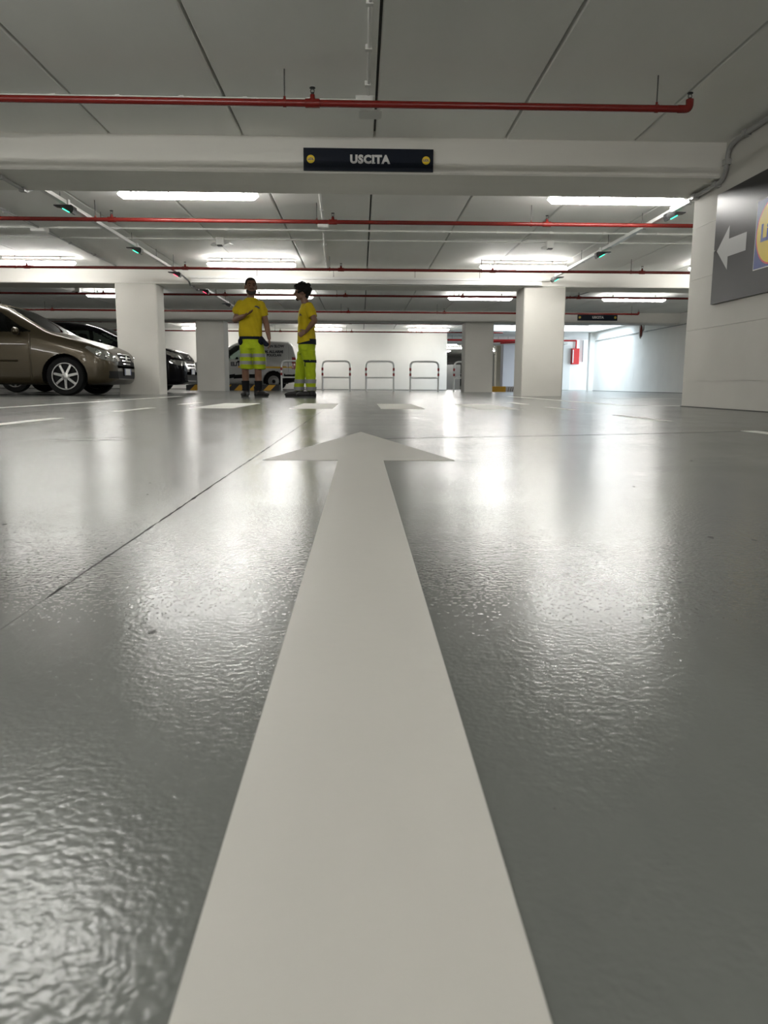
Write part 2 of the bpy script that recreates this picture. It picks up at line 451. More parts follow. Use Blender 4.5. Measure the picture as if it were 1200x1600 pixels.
# ------------------------------------------------------------------ floor markings
T = 0.0012
def marking(name, poly, label, group=None, m='paint', t=T):
    o = MB().prism(poly, 0.0, t).build(name, MT[m])
    return tag(o, label, 'floor marking', group)
def rect(x0, y0, x1, y1): return [(x0, y0), (x1, y0), (x1, y1), (x0, y1)]
marking('floor_arrow', [(-0.0605, 0.05), (0.0605, 0.05), (0.0605, 2.09), (0.252, 2.09), (0.0, 3.37), (-0.262, 2.09), (-0.0605, 2.09)],
        'large white arrow painted on the floor pointing away from the viewer')
for xc, nm in ((-1.25, 'leftmost stripe, in front of the man in shorts'), (-0.42, 'stripe cut by the floor joint, before the man in trousers'), (0.355, 'stripe straight beyond the arrow tip'), (1.175, 'rightmost stripe')):
    marking('crossing_stripe', rect(xc-.185, 6.6, xc+.185, 8.4), 'white pedestrian crossing block, ' + nm, 'crossing stripes', 'paint_lightened')
for i, (ya, nm) in enumerate(((3.72, 'nearest of the left dashed line'), (5.78, 'middle of the left dashed line'), (7.8, 'farthest of the left dashed line'))):
    marking('lane_dash', rect(-1.80, ya, -1.725, ya+.92), 'white painted lane dash, ' + nm, 'left lane dashes', 'paint_thin')
for i, (ya, nm) in enumerate(((2.62, 'nearest of the right dashed line'), (4.5, 'second of the right dashed line'), (6.5, 'third of the right dashed line'), (8.45, 'last of the right dashed line'))):
    marking('lane_dash', rect(1.735, ya, 1.81, ya+.92), 'white painted lane dash, ' + nm, 'right lane dashes', 'paint_thin')
marking('parking_line', rect(-2.98, 3.0, -2.90, 13.0), 'long white line along the left parking bays', m='paint_thin')
marking('parking_line', [(2.70, 14.6), (2.70, 8.18), (2.80, 8.06), (3.35, 8.06), (3.35, 8.14), (2.84, 8.14), (2.78, 8.22), (2.78, 14.6)], 'white line bending towards the end of the sign wall', m='paint_thin')
marking('parking_line', rect(3.9, 12.6, 9.2, 12.7), 'white bay line right of the near column', m='paint_thin')

# ------------------------------------------------------------------ sprinkler pipes
ZP = 2.10; PR = 0.0235
SX = [-13.2, -10.65, -8.08, -5.52, -2.92, -0.33, 2.22, 4.76, 7.42]
pipes = [
 (5.75, -15.5, 2.26, 'nearest red sprinkler pipe, ending in an upturned elbow'),
 (9.71, -15.5, 9.2, 'second red sprinkler pipe, just beyond the near beam'),
 (13.60, -15.5, 9.2, 'third red sprinkler pipe, just before the middle beam'),
 (17.50, -15.5, 9.2, 'fourth red sprinkler pipe, just beyond the middle beam'),
 (21.35, -15.5, 7.42, 'fifth red sprinkler pipe, ending above the small exit sign'),
 (25.15, -15.5, 7.2, 'sixth red sprinkler pipe, just beyond the far beam'),
 (29.20, -15.5, 5.2, 'seventh red sprinkler pipe, nearest the cream back wall')]
def head_mesh():
    mb = MB()
    mb.lathe([(.010, .0), (.012, .01), (.012, .018), (.006, .02)], 10)
    for s in (-1, 1): mb.tube([(s*.010, 0, .018), (s*.013, 0, .030), (s*.006, 0, .044)], .0025, 6)
    mb.lathe([(.004, .042), (.019, .044), (.021, .048), (.019, .051), (.004, .051)], 14)
    return mb.mesh('sprinkler_head', MT['black_metal'], True)
HEADM = head_mesh()
def tee_mesh():
    mb = MB()
    mb.tube([(-.05, 0, 0), (-.047, 0, 0), (.047, 0, 0), (.05, 0, 0)], [.027, .030, .030, .027], 14)
    mb.tube([(0, 0, 0), (0, 0, .022), (0, 0, .035), (0, 0, .055)], [.030, .026, .017, .016], 12)
    return mb.mesh('tee', MT['red_pipe'], True)
TEEM = tee_mesh()
def rod_mesh():
    mb = MB(); mb.cyl((0, 0, .02), (0, 0, ZS-ZP), .0045, n=6)
    return mb.mesh('hanger_rod', MT['rod'])
RODM = rod_mesh()
def clamp_mesh():
    mb = MB()
    mb.tube([(-.011, 0, 0), (.011, 0, 0)], [PR+.004]*2, 14); mb.cyl((0, 0, PR), (0, 0, PR+.018), .008, n=8)
    return mb.mesh('clamp', MT['red_pipe'], True)
CLM = clamp_mesh()
def put(name, me, parent, loc):
    o = bpy.data.objects.new(name, me); link(o); o.parent = parent; o.location = loc; return o
for y, xa, xb, lab in pipes:
    root = empty('sprinkler_pipe', (0, y, ZP), 0, lab, 'pipe', 'red sprinkler pipes')
    MB().tube([(xa, 0, 0), (xb, 0, 0)], PR, 16).build('pipe', MT['red_pipe'], root, True)
    for x in SX:
        if not (xa < x <= xb+.05): continue
        if abs(x-xb) < .08:
            mb = MB(); mb.tube(arc_path([(xb-.06, 0, 0), (xb+.02, 0, 0), (xb+.02, 0, .062)], .04), .0265, 14)
            el = mb.build('elbow', MT['red_pipe'], root, True)
            put('sprinkler_head', HEADM, el, (xb+.02, 0, .055))
            put('hanger_rod', RODM, root, (x-.17, 0, 0)); put('clamp', CLM, root, (x-.17, 0, 0))
        else:
            t = put('tee', TEEM, root, (x, 0, 0)); put('sprinkler_head', HEADM, t, (0, 0, .050))
            put('hanger_rod', RODM, root, (x-.19, 0, 0)); put('clamp', CLM, root, (x-.19, 0, 0))

# ------------------------------------------------------------------ strip lights
def lamp_proto():
    root = empty('strip_light', (0, 0, 0))
    L_ = 1.5; h = L_/2
    # diffuser: tapered prismatic trough, bright
    mb = MB()
    prof = [(-.048, .018), (-.053, .0), (-.044, -.028), (-.028, -.046), (.028, -.046), (.044, -.028), (.053, .0), (.048, .018)]
    def ring(x, k, zk): return [(x, p*k, q*zk) for p, q in prof]
    rings = [ring(-h, .55, .25), ring(-h+.05, 1, 1), ring(h-.05, 1, 1), ring(h, .55, .25)]
    vs_ = [p for R_ in rings for p in R_]; n = 8; fs = []
    for i in range(3):
        for k in range(n-1): fs.append((i*n+k, i*n+k+1, (i+1)*n+k+1, (i+1)*n+k))
    fs += [tuple(range(n)), tuple(reversed(range(3*n, 4*n)))]
    for i in range(3): fs.append((i*n, (i+1)*n, (i+1)*n+n-1, i*n+n-1))
    mb.add(vs_, fs).build('diffuser', MT['lamp'], root)
    mb = MB()
    mb.prism([(-.050, .018), (-.050, .036), (-.040, .058), (.040, .058), (.050, .036), (.050, .018)], -h+.01, h-.01, lambda p, q, x: (x, p, q))
    mb.build('housing', MT['lamp_body'], root)
    for s in (-1, 1):
        MB().box((s*.5-.015, -.02, .058), (s*.5+.015, .02, .10)).build('bracket', MT['steel'], root)
    for s in (-.6, -.2, .2, .6):
        for t in (-1, 1): MB().box((s-.010, t*.052-.004, .004), (s+.010, t*.052+.004, .030)).build('clip', MT['steel'], root)
    return root
lamp0 = lamp_proto(); used = [False]
ZL = 2.216
def place_lamp(x, y, label, group='strip lights under the ceiling'):
    if not used[0]: o = lamp0; used[0] = True
    else: o = copy_tree(lamp0)
    o.location = (x, y, ZL)
    tag(o, label, 'strip light', group)
rows = [(-3.4, 'added for light behind the viewer, second row back'), (-5.9, 'added for light behind the viewer, last row'), (-0.95, 'above the viewer'), (3.15, 'above the near lane'), (8.95, 'just beyond the near beam'), (13.92, 'just before the middle beam'), (18.85, 'beyond the middle beam'), (24.45, 'just beyond the far beam'), (29.4, 'before the cream back wall')]  # two rows behind the viewer are unseen extras added to brighten the near bay
cols = [(-10.4, 'second from the left end'), (-5.58, 'over the left parking bays'), (-1.86, 'left of the lane centre'), (2.80, 'right of the lane centre'), (6.44, 'over the right bay')]
for y, rn in rows:
    for x, cn in cols:
        if 2 < y < 7.9 and x > 2: continue
        if y < 7.9 and x > 5: continue
        if y > 24.3 and x > 6: continue
        if y > 29 and x < -9: continue
        xx, yy = (2.0 if (y < 7.9 and x > 2) else x), y  # right-hand lamps at the viewer and behind are added to light the near bay
        if y > 29:
            xx = {-5.58: -5.75, -1.86: -1.45, 2.80: 2.50}.get(x, x)
        if y > 24.3 and y < 25: continue
        place_lamp(xx, yy, 'white strip light ' + rn + ', ' + cn)
for x, y, lab in ((4.1, 40.2, 'nearest strip light inside the far hall'), (4.8, 43.5, 'second strip light inside the far hall'), (4.6, 47.5, 'third strip light inside the far hall'), (7.4, 46.5, 'strip light deep in the far hall behind the beige column'), (7.6, 51, 'farthest strip light in the far hall')):
    place_lamp(x, y, lab, 'strip lights in the far hall')

# ------------------------------------------------------------------ cable trays, trunking, conduits
def tray(x, y0, y1, z, label):
    root = empty('cable_tray', (x, y0, z), 0, label, 'cable tray')
    L_ = y1-y0
    MB().prism([(-.027, 0), (.027, 0), (.027, .040), (.024, .040), (.024, .004), (-.024, .004), (-.024, .040), (-.027, .040)], 0, L_, lambda p, q, y: (p, y, q)).build('channel', MT['tray'], root)
    MB().tube([(-.012, 0.05, .016), (-.012, L_-.05, .016)], .010, 8).build('cable', MT['dark_conduit'], root, True)
    k = 0.7
    while k < L_:
        MB().box((-.032, k-.012, -.004), (.032, k+.012, 0)).build('splice', MT['steel'], root)
        MB().cyl((-.02, k, .030), (-.02, k, ZS-z-.001), .0035, n=6).build('rod', MT['rod'], root)
        k += 1.35
    return root
tray(-3.23, 8.30, 14.35, 2.128, 'white cable tray with status lights running over the left lane edge')
tray(-3.23, 16.10, 23.0, 2.128, 'white cable tray continuing beyond the middle beam on the left')
tray(3.51, 8.02, 14.40, 2.128, 'white cable tray with status lights at the right, past the sign wall')
def conduit(pts, rad, m, label, cat='conduit', saddles=(), rr=.05, group=None):
    root = empty('conduit', pts[0], 0, label, cat, group)
    o = Vector(pts[0])
    P = [Vector(p)-o for p in pts]
    MB().tube(arc_path(P, rr) if len(P) > 2 else P, rad, 10).build('tube', MT[m], root, True)
    for s in saddles:
        c = Vector(s)-o
        MB().box(c-Vector((rad*1.6, rad*1.6, rad*1.3)), c+Vector((rad*1.6, rad*1.6, rad*1.05))).build('saddle', MT[m], root)
    return root
conduit([(3.185, -5, 2.27), (3.185, 6.95, 2.27), (3.185, 7.11, 2.24), (3.185, 7.13, 2.05), (3.185, 7.22, 1.985), (3.185, 7.90, 1.985), (3.30, 7.97, 2.0), (3.50, 8.10, 2.145)], .020, 'grey_plastic',
        'grey conduit along the sign wall, stepping down under the near beam', saddles=[(3.185, 6.8, 2.27), (3.19, 7.125, 2.13), (3.185, 7.30, 1.985), (3.185, 7.75, 1.985)], rr=.07)
conduit([(-3.20, 6.0, 2.285), (-3.20, 7.10, 2.285), (-3.20, 7.17, 2.20), (-3.18, 7.17, 2.03), (-3.18, 7.25, 1.998), (-3.18, 7.95, 1.998), (-3.2, 8.06, 2.04), (-3.22, 8.36, 2.135)], .016, 'grey_plastic',
        'grey conduit crossing under the near beam at the left', saddles=[(-3.18, 7.4, 1.998), (-3.18, 7.85, 1.998)])
conduit([(-3.22, 14.3, 2.14), (-3.2, 14.7, 2.12), (-3.15, 14.95, 2.06), (-3.15, 15.05, 1.998), (-3.15, 15.78, 1.998), (-3.2, 15.95, 2.05), (-3.22, 16.2, 2.14)], .016, 'dark_conduit',
        'dark conduit crossing under the middle beam at the left', saddles=[(-3.15, 15.3, 1.998), (-3.15, 15.7, 1.998)])
# white trunking along the middle beam face
root = empty('cable_trunking', (-3.1, 14.87, 2.03), 0, 'white trunking along the face of the middle beam', 'trunking')
MB().box((0, 0, 0), (6.45, .14, .035)).build('lower_rail', MT['tray'], root)
MB().box((0, -.01, .075), (6.45, .14, .115)).build('upper_rail', MT['tray'], root)
MB().box((0, .02, .035), (6.45, .14, .075)).build('web', MT['tray'], root)
MB().tube(arc_path([(6.43, .05, .095), (6.60, .03, .10), (6.61, -.10, .11), (6.61, -.45, .11)], .08), .018, 8).build('end_bend', MT['tray'], root, True)
for k in (1.2, 2.6, 4.1, 5.3):
    MB().cyl((k, .06, .115), (k, .06, ZS-2.03), .004, n=6).build('rod', MT['rod'], root)
# white ceiling conduits
def saddles_x(x0, x1, y, z, st): return [(x, y, z) for x in np.arange(x0, x1, st)]
ZC = 2.3005
conduit([(0.045, -2, ZC), (0.055, 6.15, ZC)], .013, 'white_plastic', 'white conduit along the near ceiling above the arrow', saddles=[(.05, y, ZC) for y in (3.4, 4.2, 4.75, 5.35, 5.95)])
conduit([(-9.5, 6.28, ZC), (0.0, 6.28, ZC)], .011, 'white_plastic', 'white conduit behind the nearest red pipe', saddles=saddles_x(-6.5, -.2, 6.28, ZC, .47))
conduit([(-12, 11.28, ZC), (9.0, 11.34, ZC)], .012, 'white_plastic', 'white conduit across the ceiling beyond the second red pipe', saddles=saddles_x(-5.6, 5, 11.31, ZC, .75))
conduit([(-12, 12.08, ZC), (9.0, 12.04, ZC)], .009, 'white_plastic', 'thin white conduit across the ceiling beside the two box devices', saddles=saddles_x(-5.6, 5, 12.06, ZC, .62))
conduit([(-.43, 8.1, ZC), (-.46, 9.2, ZC), (-.49, 10.8, ZC)], .013, 'white_plastic', 'white conduit running from the near beam to the junction box', saddles=[(-.455, 9.0, ZC), (-.475, 10.0, ZC)])
conduit([(-.52, 11.45, ZC), (-.58, 13.2, ZC), (-.62, 14.9, ZC)], .012, 'white_plastic', 'white conduit running from the junction box to the middle beam', saddles=[(-.54, 12.4, ZC), (-.60, 14.0, ZC)])
conduit([(-4.35, 8.2, ZC), (-4.40, 11.2, ZC), (-4.42, 14.8, ZC)], .014, 'grey_plastic', 'grey conduit on the ceiling left of the status lights', saddles=[(-4.4, y, ZC) for y in (9.2, 10.3, 11.4, 12.5, 13.6)])
conduit([(5.9, 15.9, ZC), (5.2, 18.0, ZC), (4.9, 21.0, ZC)], .012, 'dark_conduit', 'dark conduit on the ceiling beyond the right column')
conduit([(9.37, 8.3, 1.98), (9.37, 31.7, 1.98)], .014, 'grey_plastic', 'thin grey conduit along the bluish far right wall', saddles=[(9.372, y, 1.98) for y in (14, 18, 22, 26, 30)])
for nm_, a_, b_, l_ in (('baseboard_right', (3.205, -9, 0), (3.2125, 7.835, .007), 'dark sealant line at the foot of the sign wall'), ('baseboard_right_far', (9.39, 7.9, 0), (9.398, 31.9, .014), 'dark sealant line at the foot of the far right wall'), ('baseboard_back', (-16, 30.985, 0), (3.36, 30.998, .02), 'dark sealant line at the foot of the cream wall')):
    tag(MB().box(a_, b_).build(nm_, MT['joint']), l_, 'baseboard', kind='structure')
def jbox(x, y, z, sx, sy, sz, label, dark=False):
    root = empty('junction_box', (x, y, z), 0, label, 'junction box')
    MB().bbox((-sx, -sy, -sz), (sx, sy, 0), .01).build('box', MT['white_plastic'], root)
    MB().bbox((-sx*.9, -sy*.9, -sz-.006), (sx*.9, sy*.9, -sz), .01).build('lid', MT['white_plastic'], root)
    return root
jbox(0.03, 6.28, ZS, .07, .06, .05, 'white junction box above the nearest red pipe')
jbox(-0.50, 10.95, ZS, .075, .10, .055, 'white junction box between second and third red pipes')
jbox(-4.42, 11.4, ZS, .10, .09, .055, 'grey white junction box at the left, beyond the second red pipe')
jbox(0.075, 6.62, ZS, .09, .10, .006, 'flat white cover plate above the near exit sign')
def device(x, y, label):
    root = empty('loudspeaker_box', (x, y, ZS), 0, label, 'ceiling device')
    MB().bbox((-.055, -.05, -.11), (.055, .05, 0), .01).build('housing', MT['white_plastic'], root)
    MB().box((-.035, -.056, -.125), (.035, .03, -.108)).build('dark_slot', MT['black_plastic'], root)
    mb = MB(); mb.lathe([(.02, 0), (.045, -.02), (.05, -.035), (.03, -.045)], 14, lambda a, b, c: (a-.085, b-.02, c-.08)); mb.build('lens', MT['white_plastic'], root, True)
    MB().tube([(.03, .03, -.09), (.09, .25, -.03), (.11, .5, -.02)], .009, 8).build('cable', MT['grey_plastic'], root, True)
device(-2.06, 12.02, 'white box device on the ceiling left of the lane')
device(2.80, 12.02, 'white box device on the ceiling right of the lane')
device(-6.3, 18.2, 'white box device on the ceiling above the black car')

# parking status lights
def sensor(x, y, side, led, label):
    root = empty('status_light', (x, y, 2.12), 0, label, 'status light', 'parking status lights')
    s = side
    # black wing-shaped housing, flat blade outwards, deep belly inwards
    mb = MB()
    prof = [(-.105, .0), (.085, .0), (.105, -.014), (.108, -.05), (.092, -.085), (.075, -.088), (-.03, -.022), (-.105, -.012)]
    mb.prism(prof, -.055, .055, lambda p, q, yy: (p*s, yy, q-.004))
    mb.build('housing', MT['black_plastic'], root)
    mb = MB()
    mb.prism([(-.012, -.044), (.060, -.084), (.064, -.077), (-.008, -.037)], -.062, -.05, lambda p, q, yy: (p*s, yy, q-.004))
    mb.build('led_bar', MT[led], root)
    MB().box((.0, -.03, 0), (.012*s, .03, .06)).box((.035*s, -.03, 0), (.047*s, .03, .06)).build('clip', MT['tray'], root)
for y, led, nm in ((9.08, 'green', 'green status light nearest on the left tray'), (11.75, 'green', 'second green status light on the left tray'), (14.2, 'redled', 'red status light on the left tray before the middle beam'), (16.75, 'redled', 'red status light on the left just beyond the middle beam'), (19.5, 'black_plastic', 'unlit status light on the left, farthest')):
    sensor(-3.23, y, 1, led, nm)
for y, nm in ((9.08, 'green status light nearest on the right tray'), (11.72, 'second green status light on the right tray'), (14.38, 'farthest green status light on the right, above the column')):
    sensor(3.51, y, -1, 'green', nm)

# ------------------------------------------------------------------ signs
def exit_sign(x0, x1, y, z0, z1, label):
    w, h = x1-x0, z1-z0
    root = empty('exit_sign', ((x0+x1)/2, y, (z0+z1)/2), 0, label, 'sign', 'exit signs')
    MB().box((-w/2, -.012, -h/2), (w/2, .012, h/2)).build('panel', MT['navy'], root)
    MX = Matrix.Translation((0.01, -.0135, 0)) @ Matrix.Rotation(math.pi/2, 4, 'X')
    text_mesh('lettering', 'USCITA', h*.50, MT['sign_white'], root, MX, .0012, .0052, spacing=1.12)
    ob = [o for o in root.children if o.name.startswith('lettering')][0]
    zs_ = [v.co.z for v in ob.data.vertices]; zt_, zb_ = max(zs_), min(zs_)
    def wid(t):
        q = text_mesh('m', t, h*.50, MT['sign_white'], None, MX, .0012, .0052, 'LEFT', 1.12); xs = [v.co.x for v in q.data.vertices]; me_ = q.data
        bpy.data.objects.remove(q); bpy.data.meshes.remove(me_); return min(xs), max(xs)
    x0_ = min(v.co.x for v in ob.data.vertices); l0, _ = wid('USCITA'); _, r1 = wid('USCI'); 
    xi = x0_ + (r1-l0) - h*.040
    for zz_ in (zt_-h*.065, zb_+h*.012):
        MB().box((xi-h*.085, -.0153, zz_), (xi+h*.085, -.0123, zz_+h*.05)).build('serif', MT['sign_white'], ob)
    for s in (-1, 1):
        c = s*(w/2-.063)
        mb = MB(); mb.lathe([(.034, 0), (.034, .002)], 28, lambda a, b, q: (a+c, -.012-q, b))
        d = mb.build('logo_disc', MT['logo_yellow'], root)
        M2 = Matrix.Translation((c, -.0145, 0)) @ Matrix.Rotation(math.pi/2, 4, 'X')
        text_mesh('logo_lettering', 'LiDL', .027, MT['logo_blue'], d, M2, .0004, .0008)
    return root
exit_sign(-0.495, 0.630, 7.197, 2.032, 2.216, 'dark navy exit sign with white letters on the near beam')
exit_sign(6.345, 7.518, 23.36, 2.088, 2.268, 'small distant navy exit sign on the far beam')

# big directional sign on the right wall
MT['sign_grey'] = mat('brushed_dark_sign', (0.028, 0.027, 0.027), 0.32, metal=0.0, spec=0.16)
MT['sign_arrow'] = mat('sign_arrow_grey', (0.36, 0.36, 0.35), 0.5)
XS = 3.185
root = empty('direction_sign', (XS, 6.5, 1.40), 0, 'large dark grey wall sign with left arrow and round yellow logo', 'sign')
S = lambda y, z, d=0.0: (-d, y-6.5, z-1.40)
def on_sign(poly, d0, d1): return MB().prism(poly, d0, d1, lambda y, z, d: S(y, z, d))
on_sign([(7.258, 0.935), (7.258, 1.885), (5.30, 1.885), (5.30, 0.935)], -.022, 0).build('panel', MT['sign_grey'], root)
on_sign([(7.195, 1.392), (6.975, 1.575), (6.975, 1.462), (6.655, 1.462), (6.655, 1.315), (6.975, 1.315), (6.975, 1.205)], 0, .0015).build('arrow', MT['sign_arrow'], root)
lg = on_sign([(6.505, 1.128), (6.505, 1.668), (5.965, 1.668), (5.965, 1.128)], 0, .0015).build('logo_border', MT['sign_white'], root)
on_sign([(6.498, 1.135), (6.498, 1.661), (5.972, 1.661), (5.972, 1.135)], .0015, .0022).build('logo_field', MT['logo_blue'], lg)
circ = lambda R_: [(6.235+R_*math.cos(2*math.pi*k/64), 1.398+R_*math.sin(2*math.pi*k/64)) for k in range(64)]
on_sign(circ(.252), .0022, .0030).build('logo_ring', MT['logo_red'], lg)
on_sign(circ(.238), .0030, .0038).build('logo_disc', MT['logo_yellow'], lg)
MX = Matrix.Translation(S(6.235, 1.395, .0042)) @ Matrix(((0, 0, -1, 0), (-1, 0, 0, 0), (0, 1, 0, 0), (0, 0, 0, 1)))
text_mesh('logo_lettering', 'LiDL', .185, MT['logo_blue'], lg, MX, .0005, .006)
for y, z in ((7.235, 1.40), (5.33, 1.40)):
    MB().lathe([(.010, 0), (.010, .006), (.006, .010)], 12, lambda a, b, q, y=y, z=z: S(y+a, z+b, q)).build('bolt', MT['steel'], root, True)

# ------------------------------------------------------------------ cars
def glass_mat(name, tint, refl=0.12):
    m = bpy.data.materials.new(name); m.use_nodes = True
    N, L = m.node_tree.nodes, m.node_tree.links
    N.remove(N['Principled BSDF'])
    out = N['Material Output']
    tr = N.new('ShaderNodeBsdfTransparent'); tr.inputs[0].default_value = (*tint, 1)
    gl = N.new('ShaderNodeBsdfGlossy'); gl.inputs['Roughness'].default_value = 0.03
    fr = N.new('ShaderNodeFresnel'); fr.inputs[0].default_value = 1.5
    mx = N.new('ShaderNodeMixShader')
    L.new(fr.outputs[0], mx.inputs[0]); L.new(tr.outputs[0], mx.inputs[1]); L.new(gl.outputs[0], mx.inputs[2])
    L.new(mx.outputs[0], out.inputs[0])
    return m
MT['glass'] = glass_mat('car_glass', (0.40, 0.46, 0.43))
MT['glass_dark'] = glass_mat('car_glass_dark', (0.14, 0.15, 0.15))
MT['gold'] = mat('gold_car_paint', (0.046, 0.035, 0.018), 0.32, metal=0.55, coat=0.35)
MT['blackcar'] = mat('black_car_paint', (0.004, 0.004, 0.005), 0.16, spec=0.10)
MT['van_shaded_white'] = mat('van_paint', (0.40, 0.40, 0.385), 0.3, coat=0.4)  # white body, with its shade worked into a greyer base colour
MT['trim'] = mat('black_trim', (0.008, 0.008, 0.008), 0.6, spec=0.15)
MT['interior'] = mat('dark_interior', (0.006, 0.006, 0.007), 0.8, spec=0.1)
MT['headlamp'] = mat('headlamp_lens', (0.34, 0.34, 0.32), 0.10, metal=0.75, coat=1.0)
MT['taillamp'] = mat('tail_lamp', (0.22, 0.008, 0.008), 0.2, coat=0.8)
MT['chrome'] = mat('chrome', (0.75, 0.75, 0.75), 0.12, metal=1.0)
MT['alloy'] = mat('alloy_rim', (0.30, 0.30, 0.29), 0.28, metal=0.8)
MT['plate'] = mat('number_plate', (0.55, 0.56, 0.57), 0.4)
MT['plate_blue'] = mat('plate_blue', (0.01, 0.03, 0.25), 0.4)
MT['stripe_yellow'] = mat('stripe_yellow', (0.70, 0.42, 0.02), 0.45)
MT['text_dark'] = mat('dark_lettering', (0.03, 0.03, 0.035), 0.5)

def smooth_curve(tab, s):
    t = np.array(tab, float); xs = t[:, 0]; ys = t[:, 1]
    fine = np.linspace(xs[0], xs[-1], 800); v = np.interp(fine, xs, ys)
    k = 23; ker = np.hanning(k); ker /= ker.sum()
    pad = np.concatenate([2*v[0]-v[1:k//2+1][::-1], v, 2*v[-1]-v[-k//2:-1][::-1]])
    vv = np.convolve(pad, ker, 'same')[k//2:k//2+len(v)]
    return np.interp(s, fine, vv)

def section(w, zb, zt, belt, tumble, N):
    gh = max(zt-belt, .02)
    A = (w-.035-tumble*gh*.85, belt+gh*.80); B = (w-.035-tumble*gh-.07, belt+gh*.96)
    P = np.array([(0, zb), (w*.55, zb), (w*.90, zb), (w*.975, zb+.07), (w, zb+.24), (w, (zb+.24)*.5+(belt-.08)*.5), (w-.008, belt-.09), (w-.035, belt), A, B, (w*.45, zt), (0, zt)])
    for _ in range(2):
        Q = [P[0]]
        for i in range(len(P)-1):
            Q.append(P[i]*.78+P[i+1]*.22); Q.append(P[i]*.22+P[i+1]*.78)
        Q.append(P[-1]); P = np.array(Q)
    d = np.concatenate([[0], np.cumsum(np.hypot(*np.diff(P, axis=0).T))])
    t = np.linspace(0, d[-1], N)
    return np.stack([np.interp(t, d, P[:, 0]), np.interp(t, d, P[:, 1])], 1)

def make_wheel(root, x, y, z, R_, rim, side, spokes, parent_name='wheel', alloy='alloy', steel=False):
    tw = .19
    mb = MB()
    prof = [(rim, -tw/2), (R_*.93, -tw/2), (R_*.985, -tw*.40), (R_, -tw*.25), (R_, tw*.25), (R_*.985, tw*.40), (R_*.93, tw/2), (rim, tw/2), (rim*.96, tw*.3), (rim*.96, -tw*.3)]
    mb.lathe(prof+[prof[0]], 36, lambda a, b, c: (a+x, c+y, b+z), caps=False)
    w = mb.build('wheel', MT['rubber'], root, True)
    o = side*(tw/2)
    yo = lambda d: y+side*(tw/2-.012)+side*d
    mb = MB()
    mb.lathe([(rim*.90, -.02), (rim*1.0, -.01), (rim*1.0, .006), (rim*.93, .006), (rim*.90, -.01), (rim*.90, -.02)], 36, lambda a, b, c: (a+x, yo(c), b+z), caps=False)
    mb.build('rim_ring', MT[alloy], w, True)
    MB().lathe([(rim*.94, 0), (rim*.94, .01)], 30, lambda a, b, c: (a+x, yo(c-.07), b+z)).build('brake_backing', MT['trim'], w)
    if steel:
        MB().lathe([(rim*.90, -.02), (rim*.62, .012), (rim*.50, .012), (rim*.42, -.01), (rim*.25, .0), (rim*.1, .004)], 30, lambda a, b, c: (a+x, yo(c), b+z)).build('wheel_cover', MT[alloy], w, True)
        MB().lathe([(rim*.30, 0), (rim*.22, .012)], 20, lambda a, b, c: (a+x, yo(c+.003), b+z)).build('hub_cap', MT['trim'], w, True)
    else:
        for k in range(spokes):
            an = 2*math.pi*k/spokes - math.pi/2
            ca, sa = math.cos(an), math.sin(an)
            mb = MB()
            q = [(.03, -.022), (rim*.94, -.018), (rim*.94, .018), (.03, .022)]
            mb.prism(q, -.025, .002, lambda p, t, c: (x+p*ca-t*sa*(1.0), yo(c-.012*p/rim), z+p*sa+t*ca))
            mb.build('spoke', MT[alloy], w)
        MB().lathe([(.055, -.02), (.055, .0), (.035, .006)], 20, lambda a, b, c: (a+x, yo(c), b+z)).build('hub_cap', MT[alloy], w, True)
    return w

